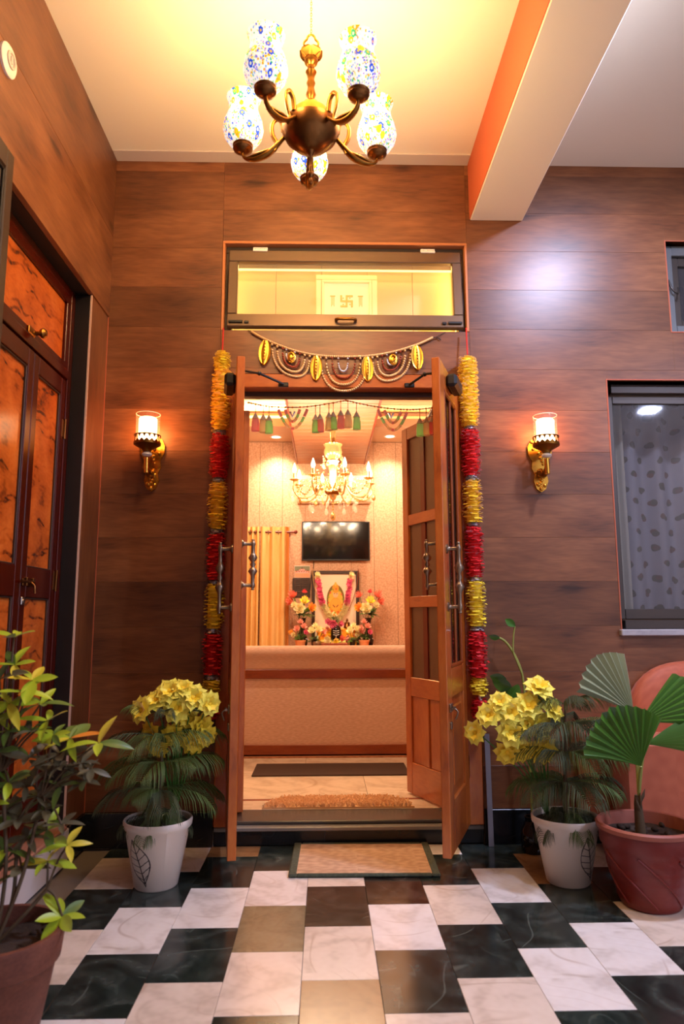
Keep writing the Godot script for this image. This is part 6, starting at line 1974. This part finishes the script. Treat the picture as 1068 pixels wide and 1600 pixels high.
	lathe(tps, [[0.0, 0.0], [0.10, 0.0], [0.104, 0.006], [0.142, 0.20], [0.152, 0.207], [0.160, 0.27], [0.158, 0.277], [0.146, 0.277], [0.142, 0.262], [0.136, 0.20]], 44)
	part(tp, "pot", tps, M.terracotta)
	var tso := st()
	surf(tso, 30, 7, func(u, w): return Vector3(cos(TAU * u) * 0.141 * w, 0.235 + 0.010 * sin(u * 31.0 + w * 8.0) * w + 0.01 * (1 - w), sin(TAU * u) * 0.141 * w))
	for k in 16: ball(tso, Vector3(rng.randf_range(-0.09, 0.09), 0.243, rng.randf_range(-0.09, 0.09)), Vector3(rng.randf_range(0.006, 0.014), 0.008, rng.randf_range(0.006, 0.014)), 7, 4)
	part(tp, "soil", tso, M.soil)
	shrub(Vector3(-0.80, 0.24, 1.53))

func shrub(at: Vector3) -> void:
	var t := thing("leafy_shrub", "bushy shrub with yellow-green leaves in the terracotta pot", "plant", at)
	var lm := [leaf_mesh(0.17, -0.25, 0.3), leaf_mesh(0.20, -0.1, 0.2), leaf_mesh(0.15, -0.4, 0.25)]
	# rosettes: x, y, z in the world, leaves, size, kind 0 lime 1 mid 2 dull
	var ros := [[-0.875, 0.975, 1.36, 4, 0.09, 1], [-0.86, 0.90, 1.38, 5, 0.08, 0], [-0.80, 0.86, 1.40, 5, 0.085, 0], [-0.85, 0.80, 1.42, 6, 0.09, 0], [-0.775, 0.795, 1.40, 5, 0.085, 1], [-0.845, 0.73, 1.42, 5, 0.09, 1], [-0.745, 0.755, 1.42, 4, 0.07, 0], [-0.69, 0.705, 1.40, 6, 0.095, 0], [-0.605, 0.695, 1.42, 4, 0.085, 0], [-0.715, 0.665, 1.40, 5, 0.075, 2], [-0.655, 0.64, 1.40, 6, 0.07, 2], [-0.79, 0.66, 1.42, 5, 0.07, 2], [-0.83, 0.60, 1.44, 5, 0.08, 1], [-0.76, 0.56, 1.42, 6, 0.07, 2], [-0.70, 0.585, 1.42, 4, 0.07, 1], [-0.80, 0.505, 1.44, 6, 0.08, 2], [-0.73, 0.475, 1.42, 5, 0.075, 1], [-0.82, 0.44, 1.46, 5, 0.08, 1], [-0.665, 0.445, 1.45, 5, 0.075, 0], [-0.775, 0.395, 1.46, 4, 0.07, 2], [-0.71, 0.41, 1.46, 4, 0.07, 0], [-0.655, 0.29, 1.49, 7, 0.075, 0], [-0.86, 0.68, 1.44, 5, 0.08, 2], [-0.87, 0.55, 1.46, 5, 0.08, 1], [-0.89, 0.86, 1.40, 4, 0.09, 2], [-0.64, 0.60, 1.42, 5, 0.06, 2], [-0.84, 0.36, 1.5, 4, 0.08, 0], [-0.78, 0.73, 1.44, 6, 0.06, 2], [-0.70, 0.64, 1.44, 6, 0.055, 2], [-0.75, 0.62, 1.40, 6, 0.055, 2], [-0.62, 0.63, 1.43, 5, 0.05, 2], [-0.80, 0.58, 1.40, 6, 0.06, 2], [-0.73, 0.53, 1.44, 6, 0.06, 2], [-0.84, 0.52, 1.42, 6, 0.06, 2], [-0.77, 0.46, 1.44, 6, 0.06, 2], [-0.72, 0.72, 1.44, 5, 0.06, 1], [-0.81, 0.83, 1.43, 5, 0.065, 0], [-0.88, 0.76, 1.42, 5, 0.07, 1], [-0.68, 0.50, 1.46, 5, 0.055, 2]]
	var stems := {}
	var hubs := [Vector3(-0.86, 0.62, 1.42), Vector3(-0.75, 0.56, 1.42), Vector3(-0.79, 0.42, 1.46), Vector3(-0.70, 0.35, 1.48)]
	for h in hubs:
		var ss := st()
		tube(ss, spline([Vector3.ZERO, (h - at) * 0.4 + Vector3(0.02, 0.02, 0), h - at], 10), 0.005, 6)
		stems[h] = part(t, "branch", ss, M.stem)
	for q in ros:
		var p := Vector3(q[0], q[1], q[2])
		var best: Vector3 = hubs[0]
		for h in hubs:
			if h.distance_to(p) < best.distance_to(p): best = h
		var ss := st()
		tube(ss, spline([best - at, (best - at).lerp(p - at, 0.5) + Vector3(0, 0.015, 0.0), p - at], 6), 0.003, 5)
		part(t, "twig", ss, M.stem)
		var n: int = q[3]
		for k in n:
			var a := TAU * k / n + rng.randf_range(-0.3, 0.3)
			var e := rng.randf_range(-0.1, 0.65)
			var bs := Basis(Vector3(1, 0, 0), 0.5) * Basis(Vector3.UP, a) * Basis(Vector3(0, 0, 1), e) * Basis(Vector3(1, 0, 0), rng.randf_range(-0.5, 0.5))
			var l: float = q[4] * rng.randf_range(0.75, 1.15)
			var m: Material = M.leafdull
			var r := rng.randf()
			if q[5] == 0: m = M.lime if r < 0.62 else (M.limeyellow if r < 0.85 else M.leafmid)
			elif q[5] == 1: m = M.leafmid if r < 0.6 else M.lime
			elif r < 0.2: m = M.leafmid
			if k == 0 and q[0] == -0.69: m = M.leaforange
			part(t, "leaf", lm[rng.randi() % 3], m, Transform3D(bs.scaled(Vector3.ONE * l), p - at))
